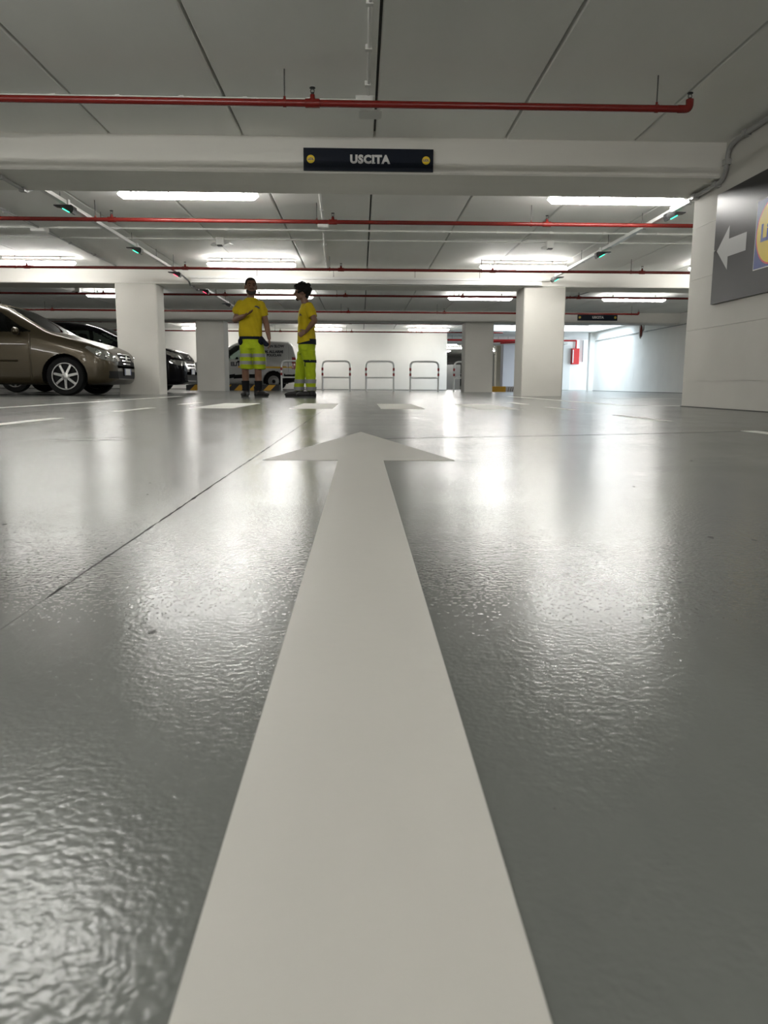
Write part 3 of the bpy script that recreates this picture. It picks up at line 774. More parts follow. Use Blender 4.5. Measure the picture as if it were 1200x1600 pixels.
def make_car(name, label, loc, rz, paint, sp, cat='car'):
    root = empty(name, loc, rz, label, cat)
    L_ = sp['L']; N = sp.get('N', 64)
    st = np.concatenate([np.linspace(0, .3, 34), np.linspace(.3, L_-.25, int((L_-.55)/sp.get('ds', .015)))[1:], np.linspace(L_-.25, L_, 22)[1:]])
    zt = smooth_curve(sp['top'], st); zb = smooth_curve(sp['bot'], st); w = smooth_curve(sp['w'], st); belt0 = smooth_curve(sp['belt'], st)
    R = []
    for i in range(len(st)):
        R.append(section(w[i], zb[i], zt[i], min(belt0[i], zt[i]-.045), sp.get('tumble', .30), N))
    R = np.array(R)                       # stations x N x 2
    # seams as grooves
    for (s0, z0, s1, z1) in sp.get('seams', []):
        z = R[:, :, 1]; t = (z-z0)/(z1-z0); sc = s0+(s1-s0)*t
        hit = (z > z0) & (z < z1) & (np.abs(st[:, None]-sc) < .009) & (R[:, :, 0] > w[:, None]*.85)
        R[:, :, 0] -= hit*.010
    ns = len(st)
    Ys = np.concatenate([R[:, :, 0], -R[:, ::-1, 0][:, 1:-1]], 1); Zs = np.concatenate([R[:, :, 1], R[:, ::-1, 1][:, 1:-1]], 1)
    M = Ys.shape[1]
    V = np.stack([np.repeat(-st[:, None], M, 1), Ys, Zs], 2).reshape(-1, 3)
    faces = {}
    def cls(c, n):
        s, y, z = -c[0], c[1], c[2]; ay = abs(y)
        for (wc, zc, ra) in sp['arches']:
            if (s-wc)**2+(z-zc)**2 < ra*ra and ay > .45: return None
        side = '_a' if y > 0 else '_b'
        for nm, fn in sp['regions']:
            if fn(s, ay, z, n): return nm+(side if nm in sp['sided'] else '')
        return 'body'
    Vv = V.reshape(ns, M, 3)
    P00 = Vv[:-1]; P10 = Vv[1:]
    P01 = np.roll(Vv, -1, 1)[:-1]; P11 = np.roll(Vv, -1, 1)[1:]
    C = (P00+P10+P01+P11)/4; Nn = np.cross(P11-P00, P01-P10); ln = np.linalg.norm(Nn, axis=2, keepdims=True); Nn = Nn/np.maximum(ln, 1e-12)
    for i in range(ns-1):
        for j in range(M):
            k = cls(C[i, j], Nn[i, j])
            if k is None: continue
            a = i*M+j; b = i*M+(j+1) % M
            faces.setdefault(k, []).append((a, b, b+M, a+M))
    # end caps as fans of strips between the mirrored halves
    for base, rev in ((0, True), ((ns-1)*M, False)):
        for j in range(N-1):
            a, b = base+j, base+j+1
            c, d = base+(M-j) % M, base+(M-j-1) % M
            q = (a, b, d, c)
            if len(set(q)) < 3: continue
            q = tuple(dict.fromkeys(q))
            cc = np.mean(V[list(q)], 0)
            nm = 'body'
            for (cn, fn) in sp.get('caps', []):
                if fn(base == 0, cc[2]): nm = cn
            faces.setdefault(nm, []).append(q if rev else tuple(reversed(q)))
    for k, fl in faces.items():
        used_ = sorted(set(i for q in fl for i in q)); mp = {v: i for i, v in enumerate(used_)}
        mb = MB(); mb.v = [tuple(V[i]) for i in used_]; mb.f = [tuple(mp[i] for i in reversed(q)) for q in fl]; mb.m = [0]*len(fl)
        nm = k.replace('_a', '').replace('_b', '') if k[-2:] in ('_a', '_b') else k
        mb.build(nm, MT[sp['mats'].get(nm, paint)], root, True)
    ww = float(np.max(w))
    for (wc, zc, ra) in sp['arches']:
        for sd in (-1, 1):
            mb = MB()     # dark wheel-house liner
            n = 20; vs_ = []; fs = []
            for k in range(n+1):
                a = math.pi*k/n*1.16-math.pi*.08
                for yy in (ww-.012, ww-.34): vs_.append((-wc+ra*1.0*math.cos(a), sd*yy, max(zc+ra*1.0*math.sin(a), .12)))
            for k in range(n): fs.append((2*k, 2*k+1, 2*k+3, 2*k+2))
            fs.append(tuple(2*k+1 for k in range(n+1)))
            mb.add(vs_, fs).build('wheel_arch', MT['trim'], root)
            make_wheel(root, -wc, sd*(ww-.125), sp['R'], sp['R'], sp['rim'], sd, sp.get('spokes', 7), steel=sp.get('steel', False))
    # cabin
    if sp.get('cabin'):
        c0, c1, zc, hw = sp['cabin']
        MB().box((-c1, -hw, .25), (-c0, hw, .36)).build('cabin_floor', MT['interior'], root)
        MB().prism([(-c0, .36), (-c0, zc-.06), (-c0-.25, zc-.02), (-c0-.45, zc-.16), (-c0-.38, .36)], -hw, hw, lambda p, q, y: (p, y, q)).build('dashboard', MT['interior'], root)
        for sx in sp['seats']:
            for sd in (-1, 1):
                y0, y1 = sd*.36-.24, sd*.36+.24
                MB().prism([(-sx, .40), (-sx-.50, .40), (-sx-.72, zc+.10), (-sx-.60, zc+.12), (-sx-.42, .56), (-sx, .58)], y0, y1, lambda p, q, y: (p, y, q)).build('seat', MT['interior'], root)
                MB().prism([(-sx-.60, zc+.14), (-sx-.72, zc+.13), (-sx-.77, zc+.32), (-sx-.67, zc+.33)], y0+.11, y1-.11, lambda p, q, y: (p, y, q)).build('headrest', MT['interior'], root)
    return root

def add_mirrors(root, s, y, z, m, cap=None):
    for sd in (-1, 1):
        mb = MB()
        mb.ell((-s, sd*(y+.10), z), (.050, .10, .062), 18, 12)
        mi = mb.build('wing_mirror', MT[m], root, True)
        MB().prism([(-s-.06, z-.05), (-s+.02, z-.05), (-s+.01, z-.02), (-s-.05, z-.02)], y-.04, y+.06, lambda p, q, yy: (p, sd*yy, q)).build('mirror_foot', MT['trim'], mi)

def number_plate(root, x, y0, z, w=.36, h=.11, sign=1):
    MB().box((x-.012, y0-w/2-.012, z-h/2-.012), (x+.006, y0+w/2+.012, z+h/2+.012)).build('plate_holder', MT['trim'], root)
    p = MB().box((x+.004, y0-w/2, z-h/2), (x+.012, y0+w/2, z+h/2)).build('number_plate', MT['plate'], root)
    for sd in (-1, 1):
        MB().box((x+.0118, y0+sd*(w/2-.018)-.016, z-h/2+.003), (x+.0130, y0+sd*(w/2-.018)+.016, z+h/2-.003)).build('plate_band', MT['plate_blue'], p)

def inpoly(px, pz, poly):
    c = False; n = len(poly); j = n-1
    for i in range(n):
        xi, zi = poly[i]; xj, zj = poly[j]
        if ((zi > pz) != (zj > pz)) and (px < (xj-xi)*(pz-zi)/(zj-zi+1e-12)+xi): c = not c
        j = i
    return c

# --- gold people carrier, nose towards the lane
fwin = [(1.27, 1.03), (1.47, 1.13), (1.87, 1.40), (2.25, 1.47), (2.28, 1.02)]
rwin = [(2.35, 1.02), (2.33, 1.475), (2.85, 1.47), (3.20, 1.42), (3.40, 1.10), (3.30, 1.03)]
gold_spec = dict(L=4.12, N=205, ds=.011,
  top=[(0, .58), (.02, .64), (.06, .715), (.15, .775), (.35, .855), (.60, .925), (.90, 1.00), (1.05, 1.05), (1.35, 1.235), (1.70, 1.44), (1.95, 1.52), (2.45, 1.575), (3.05, 1.56), (3.60, 1.47), (3.87, 1.30), (4.03, .98), (4.12, .75)],
  bot=[(0, .27), (.12, .19), (.5, .17), (3.55, .18), (3.95, .25), (4.12, .36)],
  w=[(0, .50), (.03, .62), (.07, .70), (.14, .765), (.26, .82), (.45, .85), (.75, .865), (3.25, .865), (3.75, .84), (4.0, .76), (4.12, .62)],
  belt=[(0, .60), (.3, .76), (.85, .90), (1.25, 1.0), (3.75, 1.04), (4.12, .95)], tumble=.33,
  seams=[(1.30, .25, 1.30, .98), (2.31, .25, 2.31, 1.0), (3.34, .60, 3.30, 1.0)],
  arches=[(.765, .315, .365), (3.55, .315, .365)], R=.315, rim=.222, spokes=7,
  regions=[
    ('windscreen', lambda s, y, z, n: 1.04 < s < 1.77 and y < .64-.10*(s-1.05) and abs(n[1]) < .55 and n[2] > .2 and z > 1.04),
    ('rear_window', lambda s, y, z, n: 3.65 < s < 3.97 and y < .58 and z > 1.08 and abs(n[1]) < .6),
    ('front_window', lambda s, y, z, n: y > .5 and inpoly(s, z, fwin)),
    ('side_window', lambda s, y, z, n: y > .5 and inpoly(s, z, rwin)),
    ('headlamp', lambda s, y, z, n: y > .42 and inpoly(s, z, [(.0, .555), (.03, .655), (.12, .735), (.40, .81), (.42, .78), (.18, .60)])),
    ('grille', lambda s, y, z, n: y < .36 and .50 < z < .705 and s < .12),
    ('air_intake', lambda s, y, z, n: y < .70 and .285 < z < .405 and s < .12),
    ('tail_lamp', lambda s, y, z, n: y > .6 and s > 3.85 and .75 < z < 1.1),
    ('sill', lambda s, y, z, n: 1.2 < s < 3.15 and .20 < z < .27 and y > .7)],
  sided={'front_window', 'side_window', 'headlamp', 'tail_lamp', 'sill'},
  caps=[('grille', lambda fr, z: fr and .50 < z < .72), ('air_intake', lambda fr, z: fr and .285 < z < .405)],
  mats=dict(windscreen='glass', rear_window='glass_dark', front_window='glass_dark', side_window='glass_dark', headlamp='headlamp', grille='trim', air_intake='trim', tail_lamp='taillamp', sill='gold'),
  cabin=(1.10, 3.75, .98, .72), seats=(1.60, 2.50))
gold = make_car('car', 'gold brown people carrier with alloy wheels parked nose towards the lane', (-4.10, 14.06, 0), 0, 'gold', gold_spec)
add_mirrors(gold, 1.47, .86, 1.03, 'gold')
for i in range(4):
    zz_ = .53+.055*i; hw = .20+.045*i
    gx = (.013, .010, -.012, -.040)[i]
    MB().tube([(gx-.012, -hw, zz_), (gx, -hw*.6, zz_), (gx+.004, 0, zz_), (gx, hw*.6, zz_), (gx-.012, hw, zz_)], .012, 8).build('grille_slat', MT['chrome'], gold, True)
mb = MB(); mb.lathe([(.05, -.006), (.055, 0), (.045, .006)], 24, lambda a, b, c: (.005+c, a, b+.62)); mb.build('emblem_disc', MT['chrome'], gold, True)
number_plate(gold, .014, 0, .40)
for sd in (-1, 1):
    for (xx, yy, zz_, rr) in ((-.215, .800, .695, .045), (-.095, .722, .655, .036)):
        M_ = Matrix.Translation((xx, sd*yy, zz_)) @ Vector((.55, sd*.80, .25)).to_track_quat('Z', 'Y').to_matrix().to_4x4()
        MB().lathe([(rr, 0), (rr*1.05, .012), (rr*.85, .014), (rr*.5, .004), (rr*.2, .010)], 20, lambda a, b, c, M_=M_: M_ @ Vector((a, b, c))).build('lamp_reflector', MT['chrome'], gold, True)
for sd in (-1, 1):
    MB().lathe([(.045, 0), (.05, .012), (.03, .02)], 18, lambda a, b, c, sd=sd: (-.085+c, sd*.60+a, .345+b)).build('fog_lamp', MT['chrome'], gold, True)
    MB().box((-2.36, sd*.865-.012, .905), (-2.16, sd*.865+.014, .935)).build('door_handle', MT['gold'], gold)
    MB().box((-3.36, sd*.865-.012, .925), (-3.16, sd*.865+.014, .955)).build('door_handle', MT['gold'], gold)
    MB().tube([(-1.5, sd*.875, .56), (-2.4, sd*.878, .57), (-3.3, sd*.875, .58)], .014, 8).build('rubbing_strip', MT['gold'], gold, True)
MB().tube([(-2.15, .25, 1.52), (-2.28, .25, 1.66)], .006, 6).build('aerial', MT['trim'], gold)
for a, b in (((-1.22, .55, 1.06), (-1.30, -.10, 1.13)), ((-1.22, -.05, 1.075), (-1.30, -.60, 1.12))):
    MB().tube([a, b], .009, 6).build('wiper', MT['trim'], gold)

# --- black people carrier behind the column
bf = [(1.50, 1.10), (1.85, 1.27), (2.15, 1.40), (2.45, 1.43), (2.48, 1.06), (1.55, 1.05)]
bq = [(1.28, 1.08), (1.44, 1.09), (1.78, 1.27), (1.70, 1.27)]
br = [(2.56, 1.06), (2.54, 1.435), (3.05, 1.44), (3.40, 1.40), (3.42, 1.07)]
bt = [(3.52, 1.07), (3.50, 1.39), (3.85, 1.34), (4.05, 1.12)]
black_spec = dict(L=4.50, N=110,
  top=[(0, .52), (.03, .64), (.09, .79), (.20, .90), (.45, .98), (.9, 1.04), (1.15, 1.08), (1.45, 1.23), (1.85, 1.42), (2.15, 1.50), (2.6, 1.54), (3.4, 1.53), (4.05, 1.42), (4.28, 1.25), (4.42, .98), (4.50, .72)],
  bot=[(0, .25), (.12, .18), (.5, .17), (3.9, .18), (4.3, .25), (4.5, .36)],
  w=[(0, .52), (.035, .65), (.09, .73), (.18, .80), (.34, .86), (.6, .885), (.9, .895), (3.6, .895), (4.1, .86), (4.35, .78), (4.5, .62)],
  belt=[(0, .60), (.4, .82), (1.0, .96), (1.4, 1.04), (4.0, 1.07), (4.5, .95)], tumble=.30,
  seams=[(1.55, .25, 1.55, 1.0), (2.52, .25, 2.52, 1.02)],
  arches=[(.92, .32, .37), (3.66, .32, .37)], R=.32, rim=.21, spokes=5,
  regions=[
    ('windscreen', lambda s, y, z, n: 1.17 < s < 1.98 and y < .66-.10*(s-1.2) and abs(n[1]) < .55 and n[2] > .2 and z > 1.08),
    ('rear_window', lambda s, y, z, n: 4.06 < s < 4.36 and y < .6 and z > 1.08 and abs(n[1]) < .6),
    ('quarter_window', lambda s, y, z, n: y > .5 and inpoly(s, z, bq)),
    ('front_window', lambda s, y, z, n: y > .5 and inpoly(s, z, bf)),
    ('side_window', lambda s, y, z, n: y > .5 and inpoly(s, z, br)),
    ('rear_quarter_window', lambda s, y, z, n: y > .5 and inpoly(s, z, bt)),
    ('headlamp', lambda s, y, z, n: y > .42 and inpoly(s, z, [(.04, .74), (.10, .84), (.44, .93), (.48, .90), (.25, .78)])),
    ('lower_lamp', lambda s, y, z, n: y > .42 and inpoly(s, z, [(.0, .60), (.02, .69), (.12, .71), (.30, .72), (.32, .66), (.15, .60)])),
    ('air_intake', lambda s, y, z, n: y < .60 and .28 < z < .40 and s < .12),
    ('tail_lamp', lambda s, y, z, n: y > .6 and s > 4.2 and .75 < z < 1.3)],
  sided={'quarter_window', 'front_window', 'side_window', 'rear_quarter_window', 'headlamp', 'lower_lamp', 'tail_lamp'},
  caps=[('air_intake', lambda fr, z: fr and .28 < z < .40)],
  mats=dict(windscreen='glass', rear_window='glass', quarter_window='glass', front_window='glass', side_window='glass', rear_quarter_window='glass', headlamp='headlamp', lower_lamp='headlamp', air_intake='trim', tail_lamp='taillamp'),
  cabin=(1.25, 4.2, 1.0, .74), seats=(1.85, 2.8))
blk = make_car('car', 'black people carrier half hidden behind the left column', (-3.86, 18.35, 0), 0, 'blackcar', black_spec)
add_mirrors(blk, 1.75, .89, 1.07, 'blackcar')
number_plate(blk, .014, 0, .47)
MB().tube([(-.03, -.42, .60), (.006, -.2, .615), (.014, 0, .62), (.006, .2, .615), (-.03, .42, .60)], .012, 8).build('chrome_bar', MT['chrome'], blk, True)
MB().tube([(-.05, -.45, .67), (-.012, -.2, .685), (-.006, 0, .69), (-.012, .2, .685), (-.05, .45, .67)], .010, 8).build('chrome_bar', MT['chrome'], blk, True)
for k in (0, 1):
    MB().prism([(-.06, .0), (0, .035), (.06, 0), (.06, .022), (0, .06), (-.06, .022)], 0, .012, lambda p, q, c, k=k: (-.055-.03*k+c, p, .735+.045*k+q)).build('emblem_chevron', MT['chrome'], blk)
for sd in (-1, 1):
    MB().lathe([(.045, 0), (.05, .012), (.03, .02)], 16, lambda a, b, c, sd=sd: (-.08+c, sd*.58+a, .36+b)).build('fog_lamp', MT['chrome'], blk, True)

# dark car deep in the far hall
dk = make_car('car', 'dark car glimpsed deep in the far hall through the opening', (6.55, 45.5, 0), math.radians(-70), 'blackcar', dict(black_spec, N=28, ds=.05))

# --- white service van before the back wall, nose to the left
vf = [(1.22, 1.10), (1.55, 1.36), (1.86, 1.56), (2.10, 1.58), (2.12, 1.13), (1.90, 1.08), (1.4, 1.06)]
van_spec = dict(L=4.05, N=90,
  top=[(0, .55), (.03, .70), (.08, .84), (.22, .93), (.55, 1.02), (.85, 1.08), (1.0, 1.13), (1.3, 1.36), (1.62, 1.58), (1.85, 1.68), (2.2, 1.74), (3.0, 1.75), (3.75, 1.72), (3.90, 1.60), (3.99, 1.2), (4.05, .75)],
  bot=[(0, .28), (.12, .20), (.5, .19), (3.4, .22), (3.8, .28), (4.05, .36)],
  w=[(0, .58), (.035, .70), (.09, .77), (.18, .83), (.34, .87), (.6, .885), (3.6, .885), (3.9, .86), (4.0, .83), (4.05, .78)],
  belt=[(0, .6), (.4, .86), (1.0, 1.0), (1.4, 1.08), (4.05, 1.08)], tumble=.14,
  seams=[(1.30, .30, 1.22, 1.08), (2.20, .30, 2.20, 1.62), (3.72, .60, 3.72, 1.62)],
  arches=[(.82, .31, .375), (3.20, .31, .375)], R=.305, rim=.20, spokes=5, steel=True,
  regions=[
    ('windscreen', lambda s, y, z, n: 1.02 < s < 1.74 and y < .70 and abs(n[1]) < .5 and n[2] > .2 and z > 1.14),
    ('front_window', lambda s, y, z, n: y > .5 and inpoly(s, z, vf)),
    ('headlamp', lambda s, y, z, n: y > .45 and inpoly(s, z, [(.02, .66), (.07, .86), (.36, .95), (.38, .88), (.16, .68)])),
    ('bumper', lambda s, y, z, n: s < .34 and z < .50),
    ('rear_bumper', lambda s, y, z, n: s > 3.58 and z < .56),
    ('side_moulding', lambda s, y, z, n: 1.20 < s < 2.78 and .405 < z < .545 and y > .7),
    ('stripe', lambda s, y, z, n: 1.95 < s < 3.86 and .775 < z < .83 and y > .6),
    ('tail_lamp', lambda s, y, z, n: s > 3.86 and y > .70 and .74 < z < 1.16)],
  sided={'front_window', 'headlamp', 'side_moulding', 'stripe', 'tail_lamp'},
  caps=[('bumper', lambda fr, z: fr and z < .50), ('rear_bumper', lambda fr, z: (not fr) and z < .56)],
  mats=dict(windscreen='glass', front_window='glass', headlamp='headlamp', bumper='trim', rear_bumper='trim', side_moulding='trim', stripe='stripe_yellow', tail_lamp='taillamp'),
  cabin=(1.1, 2.3, 1.0, .74), seats=(1.45,))
VX, VY = -6.33, 29.52
van = make_car('van', 'white service van with yellow stripe parked before the cream wall', (VX, VY, 0), math.pi, 'van_shaded_white', van_spec, 'van')
add_mirrors(van, 1.62, .885, 1.16, 'trim')
Rpi = Matrix.Rotation(math.pi, 4, 'Z')
def van_text(body, xw, zw, size, bold):
    Mw = Matrix.Translation((xw, 28.628, zw)) @ Matrix.Rotation(math.pi/2, 4, 'X')
    Ml = (Matrix.Translation((VX, VY, 0)) @ Rpi).inverted() @ Mw
    text_mesh('lettering', body, size, MT['text_dark'], van, Ml, .003, bold)
van_text('ELITEN', -4.36, .905, .185, .012)
van_text('AN SLOW', -3.02, 1.54, .125, .006)
van_text('M. ALLARMI', -3.10, 1.345, .125, .008)
van_text('POLICLAN', -3.10, 1.225, .11, .006)
for sd in (-1, 1):
    MB().box((-2.14, sd*.885-.02, .985), (-1.92, sd*.885+.02, 1.025)).build('door_handle', MT['trim'], van)
MB().tube([(-1.95, .3, 1.68), (-2.2, .3, 1.98)], .008, 6).build('aerial', MT['trim'], van)
number_plate(van, .014, 0, .40, .5, .11)

# ------------------------------------------------------------------ people
MT['skin'] = noisy(mat('skin', (0.135, 0.068, 0.042), 0.5, spec=0.35), 30, 0.08)
MT['skin2'] = noisy(mat('skin_tan', (0.125, 0.065, 0.041), 0.5, spec=0.35), 30, 0.08)
MT['hair'] = noisy(mat('dark_hair', (0.008, 0.007, 0.006), 0.8, spec=0.15), 60, 0.3)
MT['beard'] = noisy(mat('greying_beard', (0.035, 0.031, 0.028), 0.8, spec=0.15), 90, 0.4)
MT['tee'] = noisy(mat('yellow_cotton', (0.33, 0.25, 0.005), 0.85, spec=0.2), 9, 0.12, 4, 0.5, 11, bdist=.012)
MT['hivis'] = noisy(mat('fluorescent_lime', (0.25, 0.32, 0.005), 0.75, spec=0.2), 12, 0.15, 4, 0.6, 14, bdist=.012)
MT['reflect'] = mat('reflective_tape', (0.16, 0.16, 0.157), 0.45, metal=0.2)
MT['navycloth'] = mat('navy_cloth', (0.008, 0.010, 0.016), 0.9, spec=0.1)
MT['sock'] = mat('black_sock', (0.008, 0.008, 0.009), 0.95, spec=0.1)
MT['boot'] = mat('black_boot_leather', (0.012, 0.011, 0.011), 0.5, spec=0.25)
MT['sole'] = mat('boot_sole', (0.03, 0.03, 0.03), 0.8)
MT['eye'] = mat('eye_dark', (0.02, 0.015, 0.012), 0.2)
MT['print'] = mat('shirt_print', (0.03, 0.03, 0.04), 0.8)

def cap(mb, p0, p1, r0, r1, n=14):
    p0, p1 = Vector(p0), Vector(p1); d = (p1-p0); L_ = d.length
    if L_ < 1e-6: return mb.ell(p0, (r0, r0, r0), n, 8)
    d.normalize(); path = []; rad = []
    for k in range(5):
        a = math.pi/2*(1-k/4); path.append(p0-d*r0*math.sin(a)*.999); rad.append(max(r0*math.cos(a), r0*.04))
    for k in range(5):
        a = math.pi/2*k/4; path.append(p1+d*r1*math.sin(a)*.999); rad.append(max(r1*math.cos(a), r1*.04))
    return mb.tube(path, rad, n)

def loft(mb, rings, n=26):
    vs_ = []; fs = []
    for (c, rx, ry) in rings:
        for k in range(n):
            a = 2*math.pi*k/n; ca, sa = math.cos(a), math.sin(a)
            e = .86
            vs_.append((c[0]+rx*math.copysign(abs(ca)**e, ca), c[1]+ry*math.copysign(abs(sa)**e, sa), c[2]))
    m = len(rings)
    for i in range(m-1):
        for k in range(n): fs.append((i*n+k, i*n+(k+1) % n, (i+1)*n+(k+1) % n, (i+1)*n+k))
    fs.append(tuple(reversed(range(n)))); fs.append(tuple(range((m-1)*n, m*n)))
    return mb.add(vs_, fs)

def blob(name, mb, m, parent, voxel=.007, it=5, wrinkle=0.0):
    me = mb.mesh(name+'_src', m); tmp = bpy.data.objects.new(name+'_src', me); link(tmp)
    r_ = tmp.modifiers.new('r', 'REMESH'); r_.mode = 'VOXEL'; r_.voxel_size = voxel
    s_ = tmp.modifiers.new('s', 'SMOOTH'); s_.iterations = it; s_.factor = .5
    dg = bpy.context.evaluated_depsgraph_get()
    out = bpy.data.meshes.new_from_object(tmp.evaluated_get(dg))
    bpy.data.objects.remove(tmp); bpy.data.meshes.remove(me)
    out.name = name; out.materials.clear(); out.materials.append(m)
    out.polygons.foreach_set('use_smooth', [True]*len(out.polygons))
    if wrinkle:
        n = len(out.vertices); co = np.empty(n*3); out.vertices.foreach_get('co', co); co = co.reshape(-1, 3)
        no = np.empty(n*3); out.vertices.foreach_get('normal', no); no = no.reshape(-1, 3)
        q = np.sin(co[:, 2]*38+co[:, 0]*25+3*np.sin(co[:, 0]*14+co[:, 1]*9))*np.sin(co[:, 0]*31-co[:, 2]*11+co[:, 1]*17)
        co = co+no*(q*wrinkle)[:, None]
        out.vertices.foreach_set('co', co.ravel()); out.update()
    o = bpy.data.objects.new(name, out); link(o); o.parent = parent
    return o

K = 0.01012
def head(mb_body, c, ang, sk=1.0):
    """adds skull, jaw, nose, ears, neck to the body mesh; returns a transform to the head frame (x = face right, -y = face)"""
    A = Matrix.Rotation(ang, 3, 'Z'); c = Vector(c)
    T = lambda x, y, z: c + A @ Vector((x*sk, y*sk, z*sk))
    E = lambda x, y, z, a, b, d: mb_body.ell(T(x, y, z), (a*sk, b*sk, d*sk), 20, 14, A)
    E(0, .012, .028, .077, .097, .092)            # skull
    E(0, -.020, -.045, .060, .070, .062)          # face
    E(0, -.042, -.085, .036, .040, .030)          # chin
    cap(mb_body, T(-.030, -.020, -.070), T(.030, -.020, -.070), .040*sk, .040*sk)
    cap(mb_body, T(0, -.088, .012), T(0, -.108, -.022), .011*sk, .016*sk, 10)    # nose
    cap(mb_body, T(-.022, -.084, -.057), T(.022, -.084, -.057), .008*sk, .008*sk, 8)   # lips
    cap(mb_body, T(-.045, -.078, .022), T(.045, -.078, .022), .011*sk, .011*sk, 8)     # brow
    for s in (-1, 1): E(s*.079, .012, -.010, .012, .022, .034)
    return T, A

def hand(mb, wrist, d, palm_n, sz=1.0, curl=.35, spread=.10, thumb=1):
    """palm plus five separate, unequal fingers; d = finger direction, palm_n = palm normal"""
    w = Vector(wrist); d = Vector(d).normalized(); n_ = Vector(palm_n); n_ = (n_-d*n_.dot(d)).normalized(); s = d.cross(n_)
    for t in (-1.2, -.4, .4, 1.2):
        cap(mb, w+s*t*.012*sz, w+d*.082*sz+s*t*.021*sz, .015*sz, .0125*sz, 10)
    for i, L_ in enumerate((.066, .076, .072, .056)):
        t = (i-1.5); b = w+d*.086*sz+s*t*.0215*sz
        dd = (d+s*t*spread).normalized()
        p1 = b+dd*L_*.45*sz+n_*curl*.012*sz; p2 = p1+(dd+n_*curl).normalized()*L_*.32*sz; p3 = p2+(dd+n_*curl*2.0).normalized()*L_*.26*sz
        cap(mb, b, p1, .0098*sz, .0092*sz, 9); cap(mb, p1, p2, .0092*sz, .0085*sz, 9); cap(mb, p2, p3, .0085*sz, .0075*sz, 9)
    tb = w+d*.028*sz-s*thumb*.024*sz; t1 = tb+(d*.75-s*thumb*.75+n_*.25).normalized()*.042*sz; t2 = t1+(d-s*thumb*.25+n_*.2).normalized()*.032*sz
    cap(mb, tb, t1, .0135*sz, .0105*sz, 9); cap(mb, t1, t2, .0105*sz, .009*sz, 9)

def boot(root, x, y, ang, L_=.28, ztop=.17):
    A = Matrix.Rotation(ang, 3, 'Z'); c = Vector((x, y, 0))
    T = lambda a, b, z: c + A @ Vector((a, b, z))
    mb = MB()
    cap(mb, T(0, .02, .055), T(0, -.15, .048), .048, .045)
    mb.ell(T(0, -.165, .045), (.047, .055, .036), 16, 10, A)
    loft(mb, [(T(0, .03, .03), .052, .062), (T(0, .03, .09), .056, .064), (T(0, .028, ztop), .062, .066)])
    mb.ell(T(0, .055, .04), (.042, .045, .04), 14, 10, A)
    b = blob('boot', mb, MT['boot'], root, .007, 3)
    pts = []
    for k in range(28):
        a = 2*math.pi*k/28; px, py = .050*math.cos(a), .148*math.sin(a)-.055
        if py < -.05: px *= 1.04
        q = T(px, py, 0); pts.append((q.x, q.y))
    MB().prism(pts, 0.0, .024).build('sole', MT['sole'], b)
    for k in range(4):
        z = .085+.024*k; yy = -.075+.030*k
        MB().tube([T(-.036, yy, z), T(0, yy-.012, z+.012), T(.036, yy, z)], .004, 6).build('lace', MT['sole'], b)
    return b

# ---- man with beard, facing the viewer, explaining with one hand
X1, Y1 = -1.665, 12.40
man1 = empty('person', (X1, Y1, 0), 0, 'man in yellow T-shirt and lime hi-vis shorts gesturing with a bent arm', 'person')
P = lambda px, py, dy=0.0: Vector(((px-398)*K, dy, (622-py)*K))
mb = MB()
T, A = head(mb, P(397.2, 457.2, -.02), math.radians(16), 1.09)
cap(mb, P(397, 466, .015), P(396, 477, .02), .056, .062)                      # neck
loft(mb, [(P(395, 533, .0), .165, .105), (P(395, 520), .155, .10), (P(395.5, 503), .155, .100), (P(396, 488), .155, .10), (P(396, 480), .125, .075), (P(396, 476, .01), .068, .058)])
# arm in the image left: bent, hand before the belly
sh, el, wr_ = P(380.0, 487, .0), P(371.5, 506, .03), P(389, 501.5, -.21)
cap(mb, sh, el, .050, .044); cap(mb, el, el+(wr_-el)*.45, .045, .043); cap(mb, el+(wr_-el)*.45, wr_, .043, .029)
hand(mb, wr_, (.80, -.35, .33), (0.10, -.25, 1), 1.0, .45, .16, thumb=-1)
# hanging arm in the image right
sh, el, wr_ = P(412.5, 486, .0), P(419, 512, .03), P(423.5, 533.5, -.05)
cap(mb, sh, el, .056, .043); cap(mb, el, el+(wr_-el)*.4, .044, .042); cap(mb, el+(wr_-el)*.4, wr_, .042, .028)
hand(mb, wr_, (.06, -.10, -1), (-1, -.25, 0), 1.0, .55, .05, thumb=1)
# legs
for hx, kx, ax, ay in ((388, 386, 385.3, .02), (403, 405.5, 405.5, -.02)):
    cap(mb, P(hx, 545), P(kx, 581, -.02), .080, .056); cap(mb, P(kx, 581, -.02), P(kx-.2, 591, .010), .055, .056); cap(mb, P(kx-.2, 591, .010), P(ax, 612, ay), .056, .036)
    cap(mb, P(ax, 612, ay), P(ax, 617, ay), .036, .036)
blob('body', mb, MT['skin'], man1, .0062, 4)
for s in (-1, 1):
    MB().ell(T(s*.031, -.086, .004), (.011, .008, .0065), 12, 8, A).build('eye', MT['eye'], man1, True)
    MB().tube([T(s*.014, -.098, .026), T(s*.032, -.098, .031), T(s*.050, -.086, .024)], .0045, 6).build('eyebrow', MT['hair'], man1, True)
mb = MB()
mb.ell(T(0, .018, .036), (.088, .107, .100), 22, 14, A)
me_h = blob('hair', mb, MT['hair'], man1, .006, 2)
